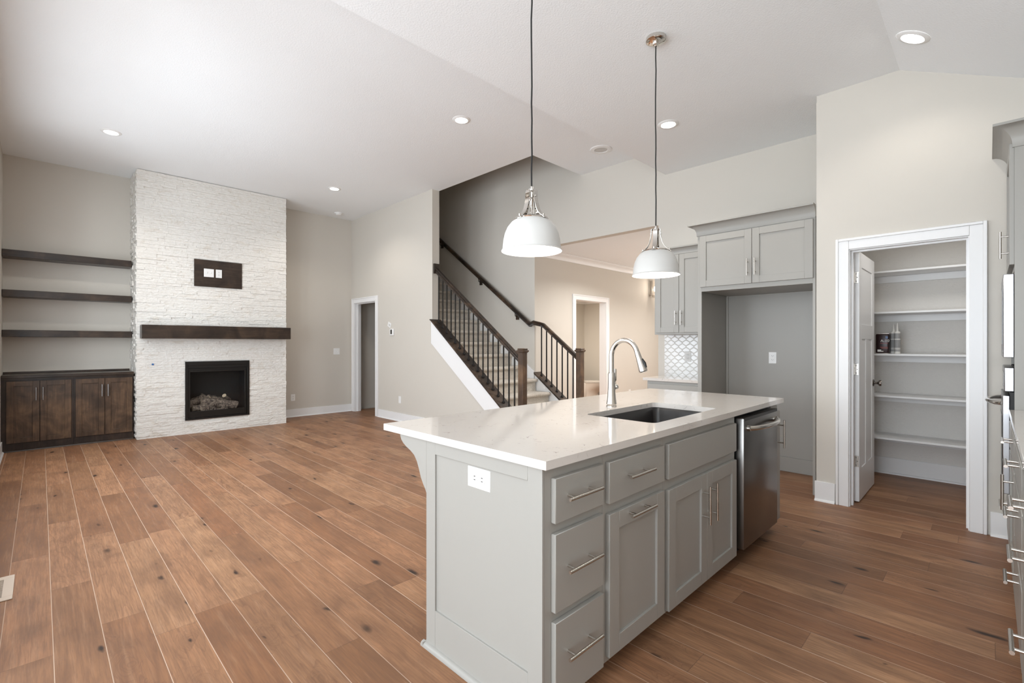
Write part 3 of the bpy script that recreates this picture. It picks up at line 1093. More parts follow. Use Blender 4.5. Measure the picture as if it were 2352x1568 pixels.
def newel(x, y, ztop, parent, z0=0.0):
    b = B()
    h = .042
    b.box(x - h, x + h, y - h, y + h, z0, ztop - .045, .004)
    b.box(x - .058, x + .058, y - .058, y + .058, ztop - .045, ztop - .022, .004)
    b.box(x - .048, x + .048, y - .048, y + .048, ztop - .022, ztop, .006)
    b.box(x - .048, x + .048, y - .048, y + .048, ztop - .056, ztop - .044, .003)
    return b.build('newel_post', M['woodz'], parent)
newel(RX, 4.115, 1.222, rl)

# second railing on the short wall by the hall
r2 = thing('stair_railing', 'short dark wood railing with seven black balusters beside the powder room door', 'railing', (5.385, 4.45, 0))
X2 = XW + .06
cap2 = lambda y: .825 + .725 * (y - 4.866) + .02
b = B(); b.prism([(4.07, 0.001), (4.872, .001), (4.872, cap2(4.872) - .029), (4.07, cap2(4.07) - .029)], 0, XW + .002, XW + .118)
b.build('knee_wall', M['trim'], r2)
slope_board((4.10, 4.872), XW - .025, XW + .14, cap2, .028, 'cap_board', M['woody'], r2)
rail2z = lambda y: 1.108 + .745 * (y - 4.097)
for k in range(7):
    y = 4.185 + k * .1005
    baluster(X2, y, cap2(y) + .004, rail2z(y) - .065, r2)
newel(X2, 4.065, 1.216, r2)
zwall = lambda y: 1.60 + .712 * (y - 4.9)
b = B()
rail_section(b, [(X2, 4.09, rail2z(4.09) - .032), (X2, 4.74, rail2z(4.74) - .032), (X2 - .02, 4.80, rail2z(4.76) - .028), (XW - .06, 4.85, rail2z(4.78) - .02), (XW - .07, 4.90, zwall(4.90) - .03), (XW - .07, 7.30, zwall(7.3) - .03)], .055, .068)
b.build('handrail', M['woody'], r2)
for y in (5.23, 6.1, 7.2):
    zc = zwall(y) - .03
    b = B()
    b.box(XW - .022, XW - .001, y - .03, y + .03, zc - .15, zc - .05, .003)
    b.tube([(XW - .022, y, zc - .10), (XW - .06, y, zc - .095), (XW - .07, y, zc - .03)], .007, 8)
    b.build('bracket', [M['woody']], r2)

# ================================================================== ISLAND
IX0, IY0, IYR = 1.165, 1.032, 1.69       # end face, front frame plane, rear plane
TK = .105
FACE = FY(0, IY0)
def base_unit(name, label, x0, x1, group=None, yr=None, cut=None):
    t = thing(name, label, 'cabinet', ((x0 + x1) / 2, (IY0 + IYR) / 2, 0), group)
    b = B()
    yr = yr or IYR
    if cut:
        b.box(x0, x1, IY0, IY0 + .02, .07, .875); b.box(x0, x1, yr - .02, yr, .07, .875)
        b.box(x0, x0 + .016, IY0 + .02, yr - .02, .1, .875); b.box(x1 - .016, x1, IY0 + .02, yr - .02, .1, .875); b.box(x0, x1, IY0 + .02, yr - .02, .07, .1)
    else:
        b.box(x0, x1, IY0, yr, .07, .875)
    b.build('cabinet_body', M['cab'], t)
    B().box(x0 + .001, x1 - .001, IY0 + .09, yr - .02, 0.001, .07).build('toe_kick', M['cab'], t)
    return t
G = 'grey base cabinets of the island'
u1 = base_unit('drawer_cabinet', 'grey three-drawer island cabinet at the near corner with paneled end', IX0 + .012, 1.505, G)
for z0, z1, hz in ((.685, .836, .768), (.388, .650, .528), (.080, .355, .238)):
    d = slab(FACE, 1.209, 1.488, z0, z1, 'drawer', M['cab'], u1)
    pull(FACE, 1.335, hz, .19, False, d, .02, .0062, .036)
# decorated end panel
b = B(FX(IX0 + .012, 0))
fr_y0, fr_y1 = 1.098, 1.627
ya, yb_ = IY0, IYR
b.box(-yb_, -fr_y1, 0, .012, 0.001, .875, .001); b.box(-fr_y0, -ya, 0, .012, 0.001, .875, .001)
b.box(-fr_y1, -fr_y0, 0, .012, 0.001, .172, .001); b.box(-fr_y1, -fr_y0, 0, .012, .822, .875, .001)
b.box(-fr_y1, -fr_y0, 0, .004, .172, .822)
b.build('end_panel', M['cab'], u1)
b = B(); cp = [(1.69, .8755), (1.897, .8755), (1.895, .862), (1.887, .848), (1.870, .834), (1.845, .822), (1.812, .810), (1.783, .795), (1.762, .772), (1.746, .742), (1.730, .705), (1.712, .680), (1.698, .664), (1.69, .650)]
b.prism(cp, 0, IX0, IX0 + .04)
b.build('corbel', M['cab'], u1)
b = B(); pr = [(0, .001), (.018, .001), (.0175, .008), (.013, .016), (.006, .019), (0, .02)]
b.prism([(IX0 - p, z) for p, z in pr], 1, IY0, IYR + .018)
b.prism([(IYR + p, z) for p, z in pr], 0, IX0 - .018, 1.505)
b.build('shoe_molding', M['cab'], u1)
u2 = base_unit('trash_cabinet', 'grey island cabinet with one drawer over one pull-out door', 1.507, 1.976, G)
d = slab(FACE, 1.526, 1.957, .676, .834, 'drawer', M['cab'], u2)
pull(FACE, 1.715, .765, .19, False, d, .02, .0062, .036)
d = shaker(FACE, 1.526, 1.955, .094, .636, 'door', M['cab'], u2, .066, .021, .010)
pull(FACE, 1.722, .612, .19, False, d, .021, .0062, .036)
u3 = base_unit('sink_cabinet', 'grey island sink cabinet with wide false front over two doors', 1.978, 2.822, G, cut=True)
slab(FACE, 1.997, 2.802, .674, .832, 'false_front', M['cab'], u3)
d = shaker(FACE, 1.997, 2.402, .081, .626, 'door', M['cab'], u3, .066, .021, .010); pull(FACE, 2.355, .48, .19, True, d, .021, .0062, .036)
d = shaker(FACE, 2.404, 2.802, .081, .626, 'door', M['cab'], u3, .066, .021, .010); pull(FACE, 2.442, .48, .19, True, d, .021, .0062, .036)
u4 = base_unit('end_cabinet', 'narrow grey cabinet at the far end of the island past the dishwasher', 3.462, 3.598, G)
d = slab(FACE, 3.472, 3.594, .09, .826, 'door', M['cab'], u4); pull(FACE, 3.545, .675, .19, True, d, .02, .0062, .04)
# back panel behind the dishwasher
tag(B().box(2.824, 3.46, 1.66, IYR, .001, .875).build('back_panel', M['cab']), 'plain grey panel closing the island behind the dishwasher', 'panel')

# dishwasher
dw = thing('dishwasher', 'stainless steel dishwasher in the island with curved bar handle', 'dishwasher', (3.14, 1.3, 0))
B().box(2.832, 3.452, 1.035, 1.64, .10, .862).build('tub', M['black_metal'], dw)
B().box(2.84, 3.444, .985, 1.034, .105, .856, .006, 2).build('door', M['steel'], dw)
B().box(2.848, 3.436, .9845, 1.0, .84, .8575).build('control_strip', M['black_metal'], dw)
B().box(2.84, 3.444, 1.10, 1.6, .001, .10).build('toe_kick', M['black'], dw)
b = B()
pts = []
for k in range(17):
    f = k / 16
    pts.append((2.90 + f * .49, .977 - .052 * math.sin(f * PI) ** .6, .795))
b.tube(pts, .014, 12)
for x in (2.90, 3.39): b.tube([(x, .99, .795), (x, .968, .795)], .017, 12)
b.build('handle', M['nickel'], dw)
b = B(); b.tube([(2.86, 1.09, .002), (2.86, 1.09, .04)], .012, 10); b.box(2.84, 2.88, 1.075, 1.1, .03, .07)
b.build('leveling_foot', M['steel_light'], dw)

# counter with sink cut-out
ct = thing('island_countertop', 'long white veined quartz countertop on the island', 'countertop', (2.4, 1.5, .8765))
CX0, CX1, CY0, CY1 = 1.15, 3.648, 1.003, 2.02
SXc0, SXc1, SYc0, SYc1, SR = 2.062, 2.80, 1.118, 1.522, .035
b = B()
def ring_pts(x0, x1, y0, y1, r, seg=6):
    out = []
    for cx, cy, a0 in ((x1 - r, y1 - r, 0), (x0 + r, y1 - r, 90), (x0 + r, y0 + r, 180), (x1 - r, y0 + r, 270)):
        for k in range(seg + 1):
            a = math.radians(a0 + 90 * k / seg)
            out.append((cx + r * math.cos(a), cy + r * math.sin(a)))
    return out
inner = ring_pts(SXc0, SXc1, SYc0, SYc1, SR)
outer = ring_pts(CX0, CX1, CY0, CY1, .003, 6)
n = len(inner)
zt, zb = .906, .8765
rows = [[b.bm.verts.new((x, y, z)) for x, y in L_] for L_, z in ((inner, zb), (inner, zt), (outer, zt), (outer, zb))]
for a, c in zip(rows, rows[1:] + rows[:1]):
    for k in range(n):
        b.bm.faces.new((a[k], a[(k + 1) % n], c[(k + 1) % n], c[k]))
bmesh.ops.recalc_face_normals(b.bm, faces=b.bm.faces)
b.build('slab', M['quartz'], ct)
# sink
sk = thing('undermount_sink', 'dark composite undermount sink in the island countertop', 'sink', (2.43, 1.32, .66))
b = B()
def loft(b, loops, close_last=True):
    R = [[b.bm.verts.new(p) for p in L_] for L_ in loops]
    for a, c in zip(R, R[1:]):
        m_ = len(a)
        for k in range(m_):
            f = b.bm.faces.new((a[k], a[(k + 1) % m_], c[(k + 1) % m_], c[k]))
            f.smooth = True
    if close_last: b.bm.faces.new(R[-1])
def rp(x0, x1, y0, y1, r, z): return [(x, y, z) for x, y in ring_pts(x0, x1, y0, y1, r)]
e = .012
loft(b, [rp(SXc0 - .02, SXc1 + .02, SYc0 - .02, SYc1 + .02, .045, .8755), rp(SXc0 + e * .2, SXc1 - e * .2, SYc0 + e * .2, SYc1 - e * .2, SR, .8755), rp(SXc0 + e, SXc1 - e, SYc0 + e, SYc1 - e, SR, .855),
         rp(SXc0 + e * 1.6, SXc1 - e * 1.6, SYc0 + e * 1.6, SYc1 - e * 1.6, SR, .70), rp(SXc0 + .04, SXc1 - .04, SYc0 + .04, SYc1 - .04, SR, .672), rp(SXc0 + .08, SXc1 - .08, SYc0 + .08, SYc1 - .08, SR, .668)])
bmesh.ops.recalc_face_normals(b.bm, faces=b.bm.faces)
b.build('basin', M['sink'], sk)
b = B(); b.lathe([(0, .6695), (.03, .6695), (.045, .672), (.05, .6685)], 2.43, 1.32)
b.build('drain', M['nickel'], sk)
# faucet
fc = thing('faucet', 'brushed nickel gooseneck pull-down faucet behind the sink', 'faucet', (2.432, 1.60, .906))
fx, fy = 2.432, 1.60
b = B()
b.lathe([(0, .0005), (.031, .0005), (.031, .004), (.027, .008), (.028, .013), (.031, .017), (.030, .022), (.0285, .03), (.026, .05), (.0235, .08), (.0215, .12), (.0205, .17), (.0205, .196), (.019, .200), (.0165, .206), (.0155, .210), (.0, .212)], fx, fy, .906)
b.build('base', M['nickel'], fc)
b = B()
pts = [(fx, fy, 1.112), (fx, fy, 1.16), (fx, fy, 1.205)]
Ry, Rz = .088, .098
for k in range(1, 19):
    a = PI - k / 18 * (PI * .90)
    pts.append((fx, fy - Ry - Ry * math.cos(a), 1.205 + Rz * math.sin(a)))
# (arc reaches toward the sink)
b.tube(pts, .0145, 18)
b.build('spout', M['nickel'], fc)
pe = Vector(pts[-1]); dr = (Vector(pts[-1]) - Vector(pts[-2])).normalized()
b = B()
b.tube([pe, pe + dr * .004, pe + dr * .02, pe + dr * .07, pe + dr * .108, pe + dr * .118, pe + dr * .122], .016, 18, rs=[.0150, .0158, .0160, .0195, .0245, .0240, .020])
b.build('spray_head', M['nickel'], fc)
b = B()
side = Vector((0, dr.z, -dr.y)); 
if side.y > 0: side = -side
c0 = pe + dr * .048 + side * .016; c1 = pe + dr * .102 + side * .0225
b.tube([c0, (c0 + c1) / 2 + side * .004, c1], .008, 10, rs=[.006, .009, .007])
b.build('spray_button', M['black_metal'], fc)
b = B(); b.tube([(fx + .015, fy, 1.02), (fx + .030, fy, 1.02), (fx + .034, fy, 1.02), (fx + .052, fy, 1.02), (fx + .056, fy, 1.02)], .014, 16, rs=[.011, .011, .0165, .0165, .013])
b.tube([(fx + .044, fy, 1.03), (fx + .044, fy + .006, 1.055), (fx + .046, fy + .004, 1.06), (fx + .047, fy + .004, 1.13)], .006, 12, rs=[.005, .006, .0078, .0072])
b.build('lever', M['nickel'], fc)

# ================================================================== FRIDGE CABINET and BAR
XF = 4.64
fr = thing('refrigerator_surround', 'tall grey cabinet over an empty refrigerator alcove', 'cabinet', (5.0, 1.54, 0))
YL, YR = 2.047, 1.034
b = B()
b.box(XF + .02, XW - .002, YL - .02, YL, 0.001, 2.36); b.box(XF + .02, XW - .002, YR, YR + .018, 0.001, 2.36)
b.box(XF, XF + .02, 2.008, YL, 0.001, 2.36, .001); b.box(XF, XF + .02, YR, 1.056, 0.001, 2.36, .001)
b.build('side_panel', M['cab'], fr)
b = B(); b.box(XF, XW - .002, 1.056, 2.008, 1.795, 2.36)
b.box(XW - .012, XW - .001, YR + .02, YL - .022, .001, 1.79)
b.build('upper_body', M['cab'], fr)
TX = FX(XF, 0)
d = shaker(TX, -2.018, -1.537, 1.838, 2.338, 'door', M['cab'], fr, .062, .021, .010); pull(TX, -1.568, 1.985, .155, True, d, .021)
d = shaker(TX, -1.533, -1.050, 1.838, 2.338, 'door', M['cab'], fr, .062, .021, .010); pull(TX, -1.502, 1.985, .155, True, d, .021)
def crown_sweep(prof, corners):
    """mitred crown: corners(o) gives the plan polyline at projection o"""
    b = B()
    R_ = []
    for o, z in prof:
        R_.append([b.bm.verts.new((x, y, z)) for x, y in corners(o)])
    n_ = len(R_)
    for i in range(n_):
        p, q = R_[i], R_[(i + 1) % n_]
        for k in range(len(p) - 1):
            b.bm.faces.new((p[k], p[k + 1], q[k + 1], q[k]))
    b.bm.faces.new([r[0] for r in R_]); b.bm.faces.new([r[-1] for r in R_][::-1])
    bmesh.ops.recalc_face_normals(b.bm, faces=b.bm.faces)
    return b
def cove(z0, z1, p, n=8):
    """profile (out, z): cove crown"""
    pts = [(0, z0), (.008, z0)]
    for k in range(n + 1):
        a = k / n * PI / 2
        pts.append((.008 + (p - .012) * (1 - math.cos(a)), z0 + .012 + (z1 - z0 - .026) * math.sin(a)))
    pts += [(p, z1 - .014), (p, z1), (0, z1)]
    return pts
b = crown_sweep(cove(2.3465, 2.458, .075), lambda o: [(XF - o, YR), (XF - o, YL + o), (XW - .002, YL + o)])
b.build('crown_molding', M['cab'], fr)
tag(B().box(XW - .026, XW - .0125, YR + .02, YL - .022, .001, .145, .002).build('alcove_baseboard', M['cab']), 'grey painted baseboard at the back of the refrigerator alcove', 'baseboard')
b = B(); b.box(XW - .026, XW - .0125, YL - .045, YL - .022, .15, 1.79); 
tag(b.build('filler_strip', M['cab']), 'thin grey vertical trim strip in the alcove back corner', 'trim')

XU = 4.985
up = thing('upper_cabinet', 'grey two-door wall cabinet above the tiled bar backsplash', 'cabinet', (5.16, 2.36, 1.38))
b = B(); b.box(XU, XW - .002, YL + .002, 2.70, 1.383, 2.30, .001); b.build('cabinet_body', M['cab'], up)
TU = FX(XU, 0)
d = shaker(TU, -2.676, -2.402, 1.405, 2.262, 'door', M['cab'], up, .058, .021, .010); pull(TU, -2.432, 1.565, .155, True, d, .021)
d = shaker(TU, -2.398, -2.062, 1.405, 2.262, 'door', M['cab'], up, .058, .021, .010); pull(TU, -2.368, 1.565, .155, True, d, .021)
b = crown_sweep(cove(2.268, 2.345, .05), lambda o: [(XU - o, YL + .002), (XU - o, 2.70 + o), (XW - .002, 2.70 + o)])
b.build('crown_molding', M['cab'], up)
XB = 4.775
bc = thing('base_cabinet', 'grey base cabinet of the small bar under the tiled backsplash', 'cabinet', (5.05, 2.35, 0))
b = B(); b.box(XB, XW - .002, YL + .002, 2.675, .1, .875, .001); b.box(XB + .08, XW - .002, YL + .004, 2.67, .001, .1); b.build('cabinet_body', M['cab'], bc)
slab(FX(XB, 0), -2.655, -2.075, .70, .845, 'drawer', M['cab'], bc)
shaker(FX(XB, 0), -2.655, -2.367, .115, .68, 'door', M['cab'], bc); shaker(FX(XB, 0), -2.363, -2.075, .115, .68, 'door', M['cab'], bc)
tag(B().box(XB - .03, XW - .002, YL + .002, 2.715, .8765, .906, .0015).build('bar_countertop', M['quartz']), 'short white quartz countertop of the bar beside the refrigerator surround', 'countertop')
tag(B().box(XW - .012, XW - .001, YL + .002, 2.752, .9065, 1.3825).build('tile_backsplash', M['tile']), 'white arabesque tile backsplash above the bar countertop', 'backsplash')

# ================================================================== PANTRY SHELVES
for k, (zt, w_) in enumerate(((.402, 'lowest'), (.798, 'second lowest'), (1.188, 'middle'), (1.582, 'second highest'), (1.965, 'topmost'))):
    t = thing('pantry_shelf', '%s of the five white shelves on the pantry wall' % w_, 'shelf', (5.75, .06, zt - .02), 'white pantry shelves')
    B().box(5.61, 5.948, -.84, .97, zt - .02, zt, .003).build('board', M['trim'], t)
    B().box(5.93, 5.948, -.84, .97, zt - .085, zt - .021, .001).build('cleat', M['trim'], t)
cn = thing('metal_can', 'dark rectangular can with white A-10 lettering on the middle pantry shelf', 'can', (5.68, .70, 1.188))
CXf = 5.635
b = B(); b.box(CXf, CXf + .10, .664, .765, 1.190, 1.375, .012, 3); b.build('body', M['can'], cn)
b = B(); b.box(CXf - .002, CXf + .102, .662, .767, 1.1885, 1.193, .002); b.box(CXf - .002, CXf + .102, .662, .767, 1.372, 1.378, .002); b.build('rim', M['can_rim'], cn)
def text_mesh(s, size, T, name, m, parent):
    cu = bpy.data.curves.new('t', 'FONT'); cu.body = s; cu.size = size; cu.extrude = .0002
    o = bpy.data.objects.new('t', cu); COL.objects.link(o)
    me = bpy.data.meshes.new_from_object(o)
    bpy.data.objects.remove(o)
    R = T @ Matrix(((1, 0, 0, 0), (0, 0, 1, 0), (0, 1, 0, 0), (0, 0, 0, 1)))
    L = parent.matrix_basis.translation
    me.transform(Matrix.Translation(-L) @ R)
    ob = bpy.data.objects.new(name, me); COL.objects.link(ob); ob.parent = parent
    me.materials.clear(); me.materials.append(m)
    return ob
text_mesh('A-10', .034, FX(CXf - .0008, .728, 1.298), 'lettering', M['ink_white'], cn)
b = B(FX(CXf, 0)); b.box(-.73, -.672, 0, .0008, 1.284, 1.287); b.box(-.73, -.672, 0, .0008, 1.246, 1.250); b.box(-.72, -.672, 0, .0008, 1.236, 1.239)
b.slot = 1; b.box(-.69, -.672, 0, .0008, 1.33, 1.352); b.slot = 2; b.box(-.75, -.722, 0, .0008, 1.206, 1.226); b.box(-.722, -.705, 0, .0008, 1.206, 1.214)
b.build('label_print', [M['ink_red'], M['ink_blue'], M['ink_white']], cn)
def caulk(x, y, label, printed):
    t = thing('caulk_tube', label, 'tube', (x, y, 1.188), 'caulk tubes in the pantry')
    b = B()
    b.lathe([(0, .0005), (.0235, .0005), (.0235, .2), (.020, .206), (.010, .208), (.008, .23), (.0035, .285), (0, .285)], x, y, 1.188, 20)
    b.build('body', M['tube_white'], t)
    b = B()
    for z0, z1 in ((.055, .13), (.14, .19), (.022, .035), (.04, .046)):
        b.lathe([(.0237, z0), (.0239, z0), (.0239, z1), (.0237, z1)], x, y, 1.188, 20)
    b.build('label_print', M['tube_grey'], t)
caulk(5.65, .605, 'white caulk tube with grey print standing next to the dark can', True)
caulk(5.72, .640, 'second caulk tube, half hidden behind the front one in the pantry', True)

# ================================================================== RIGHT SIDE CABINET RUN
YF = -.10
TR = FYP(0, YF)      # u = -X
ov = thing('oven_cabinet', 'tall grey cabinet holding the wall ovens at the right edge', 'cabinet', (4.2, -.4, 0))
OX0, OX1 = 3.93, 4.518
b = B()
b.box(OX0, OX0 + .02, -.72, YF, .001, 2.44); b.box(OX1 - .02, OX1, -.72, YF, .001, 2.44); b.box(OX0 + .02, OX1 - .02, -.72, -.70, .001, 2.44)
b.box(OX0 + .02, OX1 - .02, -.70, YF, 1.70, 2.44); b.box(OX0 + .02, OX1 - .02, -.70, YF, .07, .40)
b.build('cabinet_body', M['cab'], ov)
d = shaker(TR, -OX1 + .012, -OX0 - .006, 1.735, 2.425, 'door', M['cab'], ov, .062, .021, .010)
pull(TR, -4.06, 1.868, .16, True, d, .021)
d = slab(TR, -OX1 + .012, -OX0 - .006, .085, .375, 'drawer', M['cab'], ov)
pull(TR, -4.3, .275, .19, False, d, .02)
b = crown_sweep(cove(2.40, 2.53, .088), lambda o: [(OX1, YF + o), (OX0 - o, YF + o), (OX0 - o, -.72)])
b.build('crown_molding', M['cab'], ov)
mw = thing('microwave', 'built-in stainless microwave above the wall oven', 'microwave', (4.22, -.3, 1.2))
B().box(OX0 + .025, OX1 - .025, -.6, YF, 1.206, 1.69).build('body', M['black_metal'], mw)
B().box(OX0 + .012, OX1 - .012, YF + .001, YF + .045, 1.203, 1.683, .003).build('door', M['steel_light'], mw)
B().box(OX0 + .08, OX1 - .15, YF + .0455, YF + .048, 1.28, 1.60).build('window_pane', M['mirror_dark'], mw)
wo = thing('oven', 'built-in stainless wall oven with curved bar handle below the microwave', 'oven', (4.22, -.3, .41))
b = B(); b.box(OX0 + .025, OX1 - .025, -.6, YF, .41, 1.15); b.box(OX0 + .008, OX1 - .008, YF + .0005, YF + .0175, .41, 1.005); b.build('body', M['black'], wo)
B().box(OX0 + .012, OX1 - .012, YF + .001, YF + .04, 1.008, 1.145, .003).build('control_panel', M['steel_light'], wo)
B().box(OX0 + .10, OX1 - .1, YF + .0405, YF + .042, 1.04, 1.115).build('display', M['mirror_dark'], wo)
B().box(OX0 + .012, OX1 - .012, YF + .018, YF + .047, .418, .985, .003).build('door', M['steel_light'], wo)
B().box(OX0 + .10, OX1 - .10, YF + .0485, YF + .05, .5, .86).build('window_pane', M['mirror_dark'], wo)
b = B(); pts = [(OX0 + .06 + f / 14 * (OX1 - OX0 - .12), YF + .048 + .062 * math.sin(f / 14 * PI) ** .55, .935) for f in range(15)]
b.tube(pts, .013, 12); b.build('handle', M['chrome'], wo)

def run_unit(x0, x1, label, drawers, doors=()):
    t = thing('base_cabinet', label, 'cabinet', ((x0 + x1) / 2, -.42, 0), 'grey base cabinets of the right counter run')
    b = B(); b.box(x0, x1, -.72, YF, .1, .875); b.box(x0, x1, -.72, YF - .07, .001, .1); b.build('cabinet_body', M['cab'], t)
    for z0, z1, hx, hz in drawers:
        d = slab(TR, -x1 + .012, -x0 - .012, z0, z1, 'drawer', M['cab'], t)
        if hx: pull(TR, -hx, hz, .15, False, d, .02, .0062, .036)
    for a0, a1, z0, z1, hx, hz in doors:
        d = shaker(TR, -a1, -a0, z0, z1, 'door', M['cab'], t)
        pull(TR, -hx, hz, .17, True, d, .021, .0062, .036)
run_unit(3.20, 3.928, 'grey counter-run base cabinet next to the tall oven cabinet', ((.70, .845, 3.42, .80),), ((3.212, 3.916, .115, .68, 3.28, .57),))
run_unit(2.45, 3.198, 'middle grey base cabinet of the right-hand counter run', ((.70, .845, 2.72, .81), (.42, .68, 2.78, .60), (.115, .40, 2.78, .34)))
run_unit(1.70, 2.448, 'nearest grey base cabinet of the right-hand counter run', ((.70, .845, 2.1, .80), (.48, .68, 2.18, .62), (.115, .46, 2.0, .42)))
tag(B().box(1.4, 3.928, -.76, YF + .022, .8765, .906, .002).build('counter_top', M['quartz']), 'white quartz countertop of the right-hand run beside the oven cabinet', 'countertop')

# ================================================================== LIGHT FIXTURES
def spot(loc, power, size=2.4, blend=.6, col=(1, .93, .84), r=.05):
    d = bpy.data.lights.new('downlight_lamp', 'SPOT'); d.energy = power; d.spot_size = size; d.spot_blend = blend; d.color = col; d.shadow_soft_size = r
    o = bpy.data.objects.new('downlight_lamp', d); COL.objects.link(o); o.location = loc
    return o
def recessed(x, y, zc, label, tilt=0, lit=True, power=28):
    t = thing('recessed_light', label, 'ceiling light', (x, y, zc), 'recessed ceiling lights' if lit else None)
    b = B(); b.lathe([(.058, -.002), (.066, -.010), (.088, -.006), (.094, -.001), (.094, .0)], 0, 0); b.bm.verts.ensure_lookup_table()
    T = Matrix.Translation((x, y, zc)) @ Matrix.Rotation(tilt, 4, 'X')
    for v in b.bm.verts: v.co = T @ v.co
    b.build('trim_ring', M['plastic'], t)
    b = B(); b.lathe([(0, -.004), (.062, -.004), (.062, -.001), (0, -.001)], 0, 0)
    for v in b.bm.verts: v.co = T @ v.co
    b.build('diffuser' if lit else 'grille', M['led_on'] if lit else M['plastic_grey'], t)
    if lit: spot((x, y, zc - .03), power)
    return t
recessed(.554, 6.845, Z1, 'lit recessed light near the left wall above the shelves')
recessed(3.148, 6.973, Z1, 'lit recessed light nearest the corner beyond the stone chimney')
recessed(3.121, 3.89, Z1, 'lit recessed light left of the first pendant cord')
recessed(4.117, 2.093, Z2, 'lit recessed light right of the second pendant cord')
recessed(3.975, .345, Z2 - .062, 'lit recessed light on the sloped ceiling above the pantry', tilt=math.radians(26), power=7)
recessed(.4, 3.9, Z1, 'lit recessed light of the great room ceiling just above the picture')
t = thing('ceiling_speaker', 'unlit round white ceiling speaker near the stairwell', 'speaker', (4.79, 3.30, Z1))
b = B(); b.lathe([(.075, -.003), (.082, -.012), (.125, -.008), (.132, -.001), (.132, 0)], 4.79, 3.30, Z1); b.build('trim_ring', M['plastic'], t)
b = B(); b.lathe([(0, -.006), (.078, -.006), (.078, -.001), (0, -.001)], 4.79, 3.30, Z1); b.build('grille', M['plastic_grey'], t)
t = thing('smoke_detector', 'small white smoke detector on the ceiling near the back corner', 'smoke detector', (3.79, 8.22, Z1))
b = B(); b.lathe([(0, -.045), (.035, -.045), (.05, -.035), (.052, -.02), (.07, -.016), (.072, -.001), (0, 0)], 3.79, 8.22, Z1); b.build('housing', M['plastic'], t)

def pendant(x, y, zr, zc, label, turn):
    t = thing('pendant_lamp', label, 'pendant light', (x, y, zr), 'pendant lamps over the island')
    s = 1.0
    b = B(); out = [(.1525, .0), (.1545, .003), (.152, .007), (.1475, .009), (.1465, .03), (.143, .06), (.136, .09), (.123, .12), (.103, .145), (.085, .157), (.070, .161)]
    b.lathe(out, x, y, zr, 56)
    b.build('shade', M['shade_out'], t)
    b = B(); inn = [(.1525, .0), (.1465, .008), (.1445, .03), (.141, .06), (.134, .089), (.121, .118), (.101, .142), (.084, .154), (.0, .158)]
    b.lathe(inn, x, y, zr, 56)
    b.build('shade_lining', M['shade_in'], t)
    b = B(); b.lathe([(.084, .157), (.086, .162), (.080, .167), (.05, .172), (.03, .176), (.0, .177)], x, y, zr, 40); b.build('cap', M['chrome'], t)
    # four curved straps
    for k in range(4):
        a = math.radians(turn + 90 * k)
        ca, sa = math.cos(a), math.sin(a)
        prof = [(.096, .155), (.086, .164), (.070, .174), (.054, .190), (.042, .212), (.034, .238), (.029, .262), (.027, .285), (.027, .300), (.022, .308)]
        b = B()
        w = .0135
        rows = []
        for r, z in prof:
            row = []
            for du, dr_ in ((-w, 0), (w, 0), (w, .003), (-w, .003)):
                row.append(b.bm.verts.new((x + (r + dr_) * ca - du * sa, y + (r + dr_) * sa + du * ca, zr + z)))
            rows.append(row)
        for p, q in zip(rows, rows[1:]):
            for i in range(4): b.bm.faces.new((p[i], p[(i + 1) % 4], q[(i + 1) % 4], q[i]))
        b.bm.faces.new(rows[0]); b.bm.faces.new(rows[-1][::-1])
        bmesh.ops.recalc_face_normals(b.bm, faces=b.bm.faces)
        b.tube([(x + .026 * ca, y + .026 * sa, zr + .278), (x + .034 * ca, y + .034 * sa, zr + .278)], .006, 10)
        b.tube([(x + .082 * ca, y + .082 * sa, zr + .160), (x + .084 * ca, y + .084 * sa, zr + .176)], .005, 10)
        b.build('strap', M['chrome'], t)
    b = B(); b.lathe([(0, .175), (.012, .175), (.013, .182), (.009, .188), (.009, .25), (.012, .256), (.012, .264), (.018, .27), (.018, .296), (.027, .302), (.027, .309), (.010, .312), (.0085, .327), (0, .327)], x, y, zr, 24)
    b.build('stem', M['chrome'], t)
    b = B(); b.lathe([(0, .035), (.018, .04), (.03, .058), (.03, .075), (.018, .1), (.013, .12), (.013, .155), (0, .155)], x, y, zr, 24); b.build('bulb', M['lamp_on'], t)
    rr = random.Random(int(x * 10))
    n = 14
    pts = [(x + (rr.uniform(-.0018, .0018) if 0 < i < n else 0), y + (rr.uniform(-.0018, .0018) if 0 < i < n else 0), zr + .325 + (zc - .045 - zr - .325) * i / n) for i in range(n + 1)]
    b = B(); b.tube(pts, .0040, 8); b.build('cord', M['cord'], t)
    b = B(); b.lathe([(0, -.001), (.064, -.001), (.064, -.022), (.056, -.027), (.018, -.027), (.018, -.045), (.012, -.052), (.008, -.058), (0, -.058)], x, y, zc, 40); b.box(x - .015, x + .015, y - .015, y + .015, zc - .05, zc - .027, .002)
    b.build('canopy', M['chrome'], t)
    d = bpy.data.lights.new('pendant_bulb', 'POINT'); d.energy = 4; d.color = (1, .92, .82); d.shadow_soft_size = .03
    o = bpy.data.objects.new('pendant_bulb', d); COL.objects.link(o); o.location = (x, y, zr + .02)
    return t
pendant(1.765, 1.635, 1.750, Z2, 'nearer white dome pendant lamp over the island countertop', -2)
pendant(2.895, 1.56, 1.735, Z2, 'farther white dome pendant lamp in front of the grey cabinets', 20)

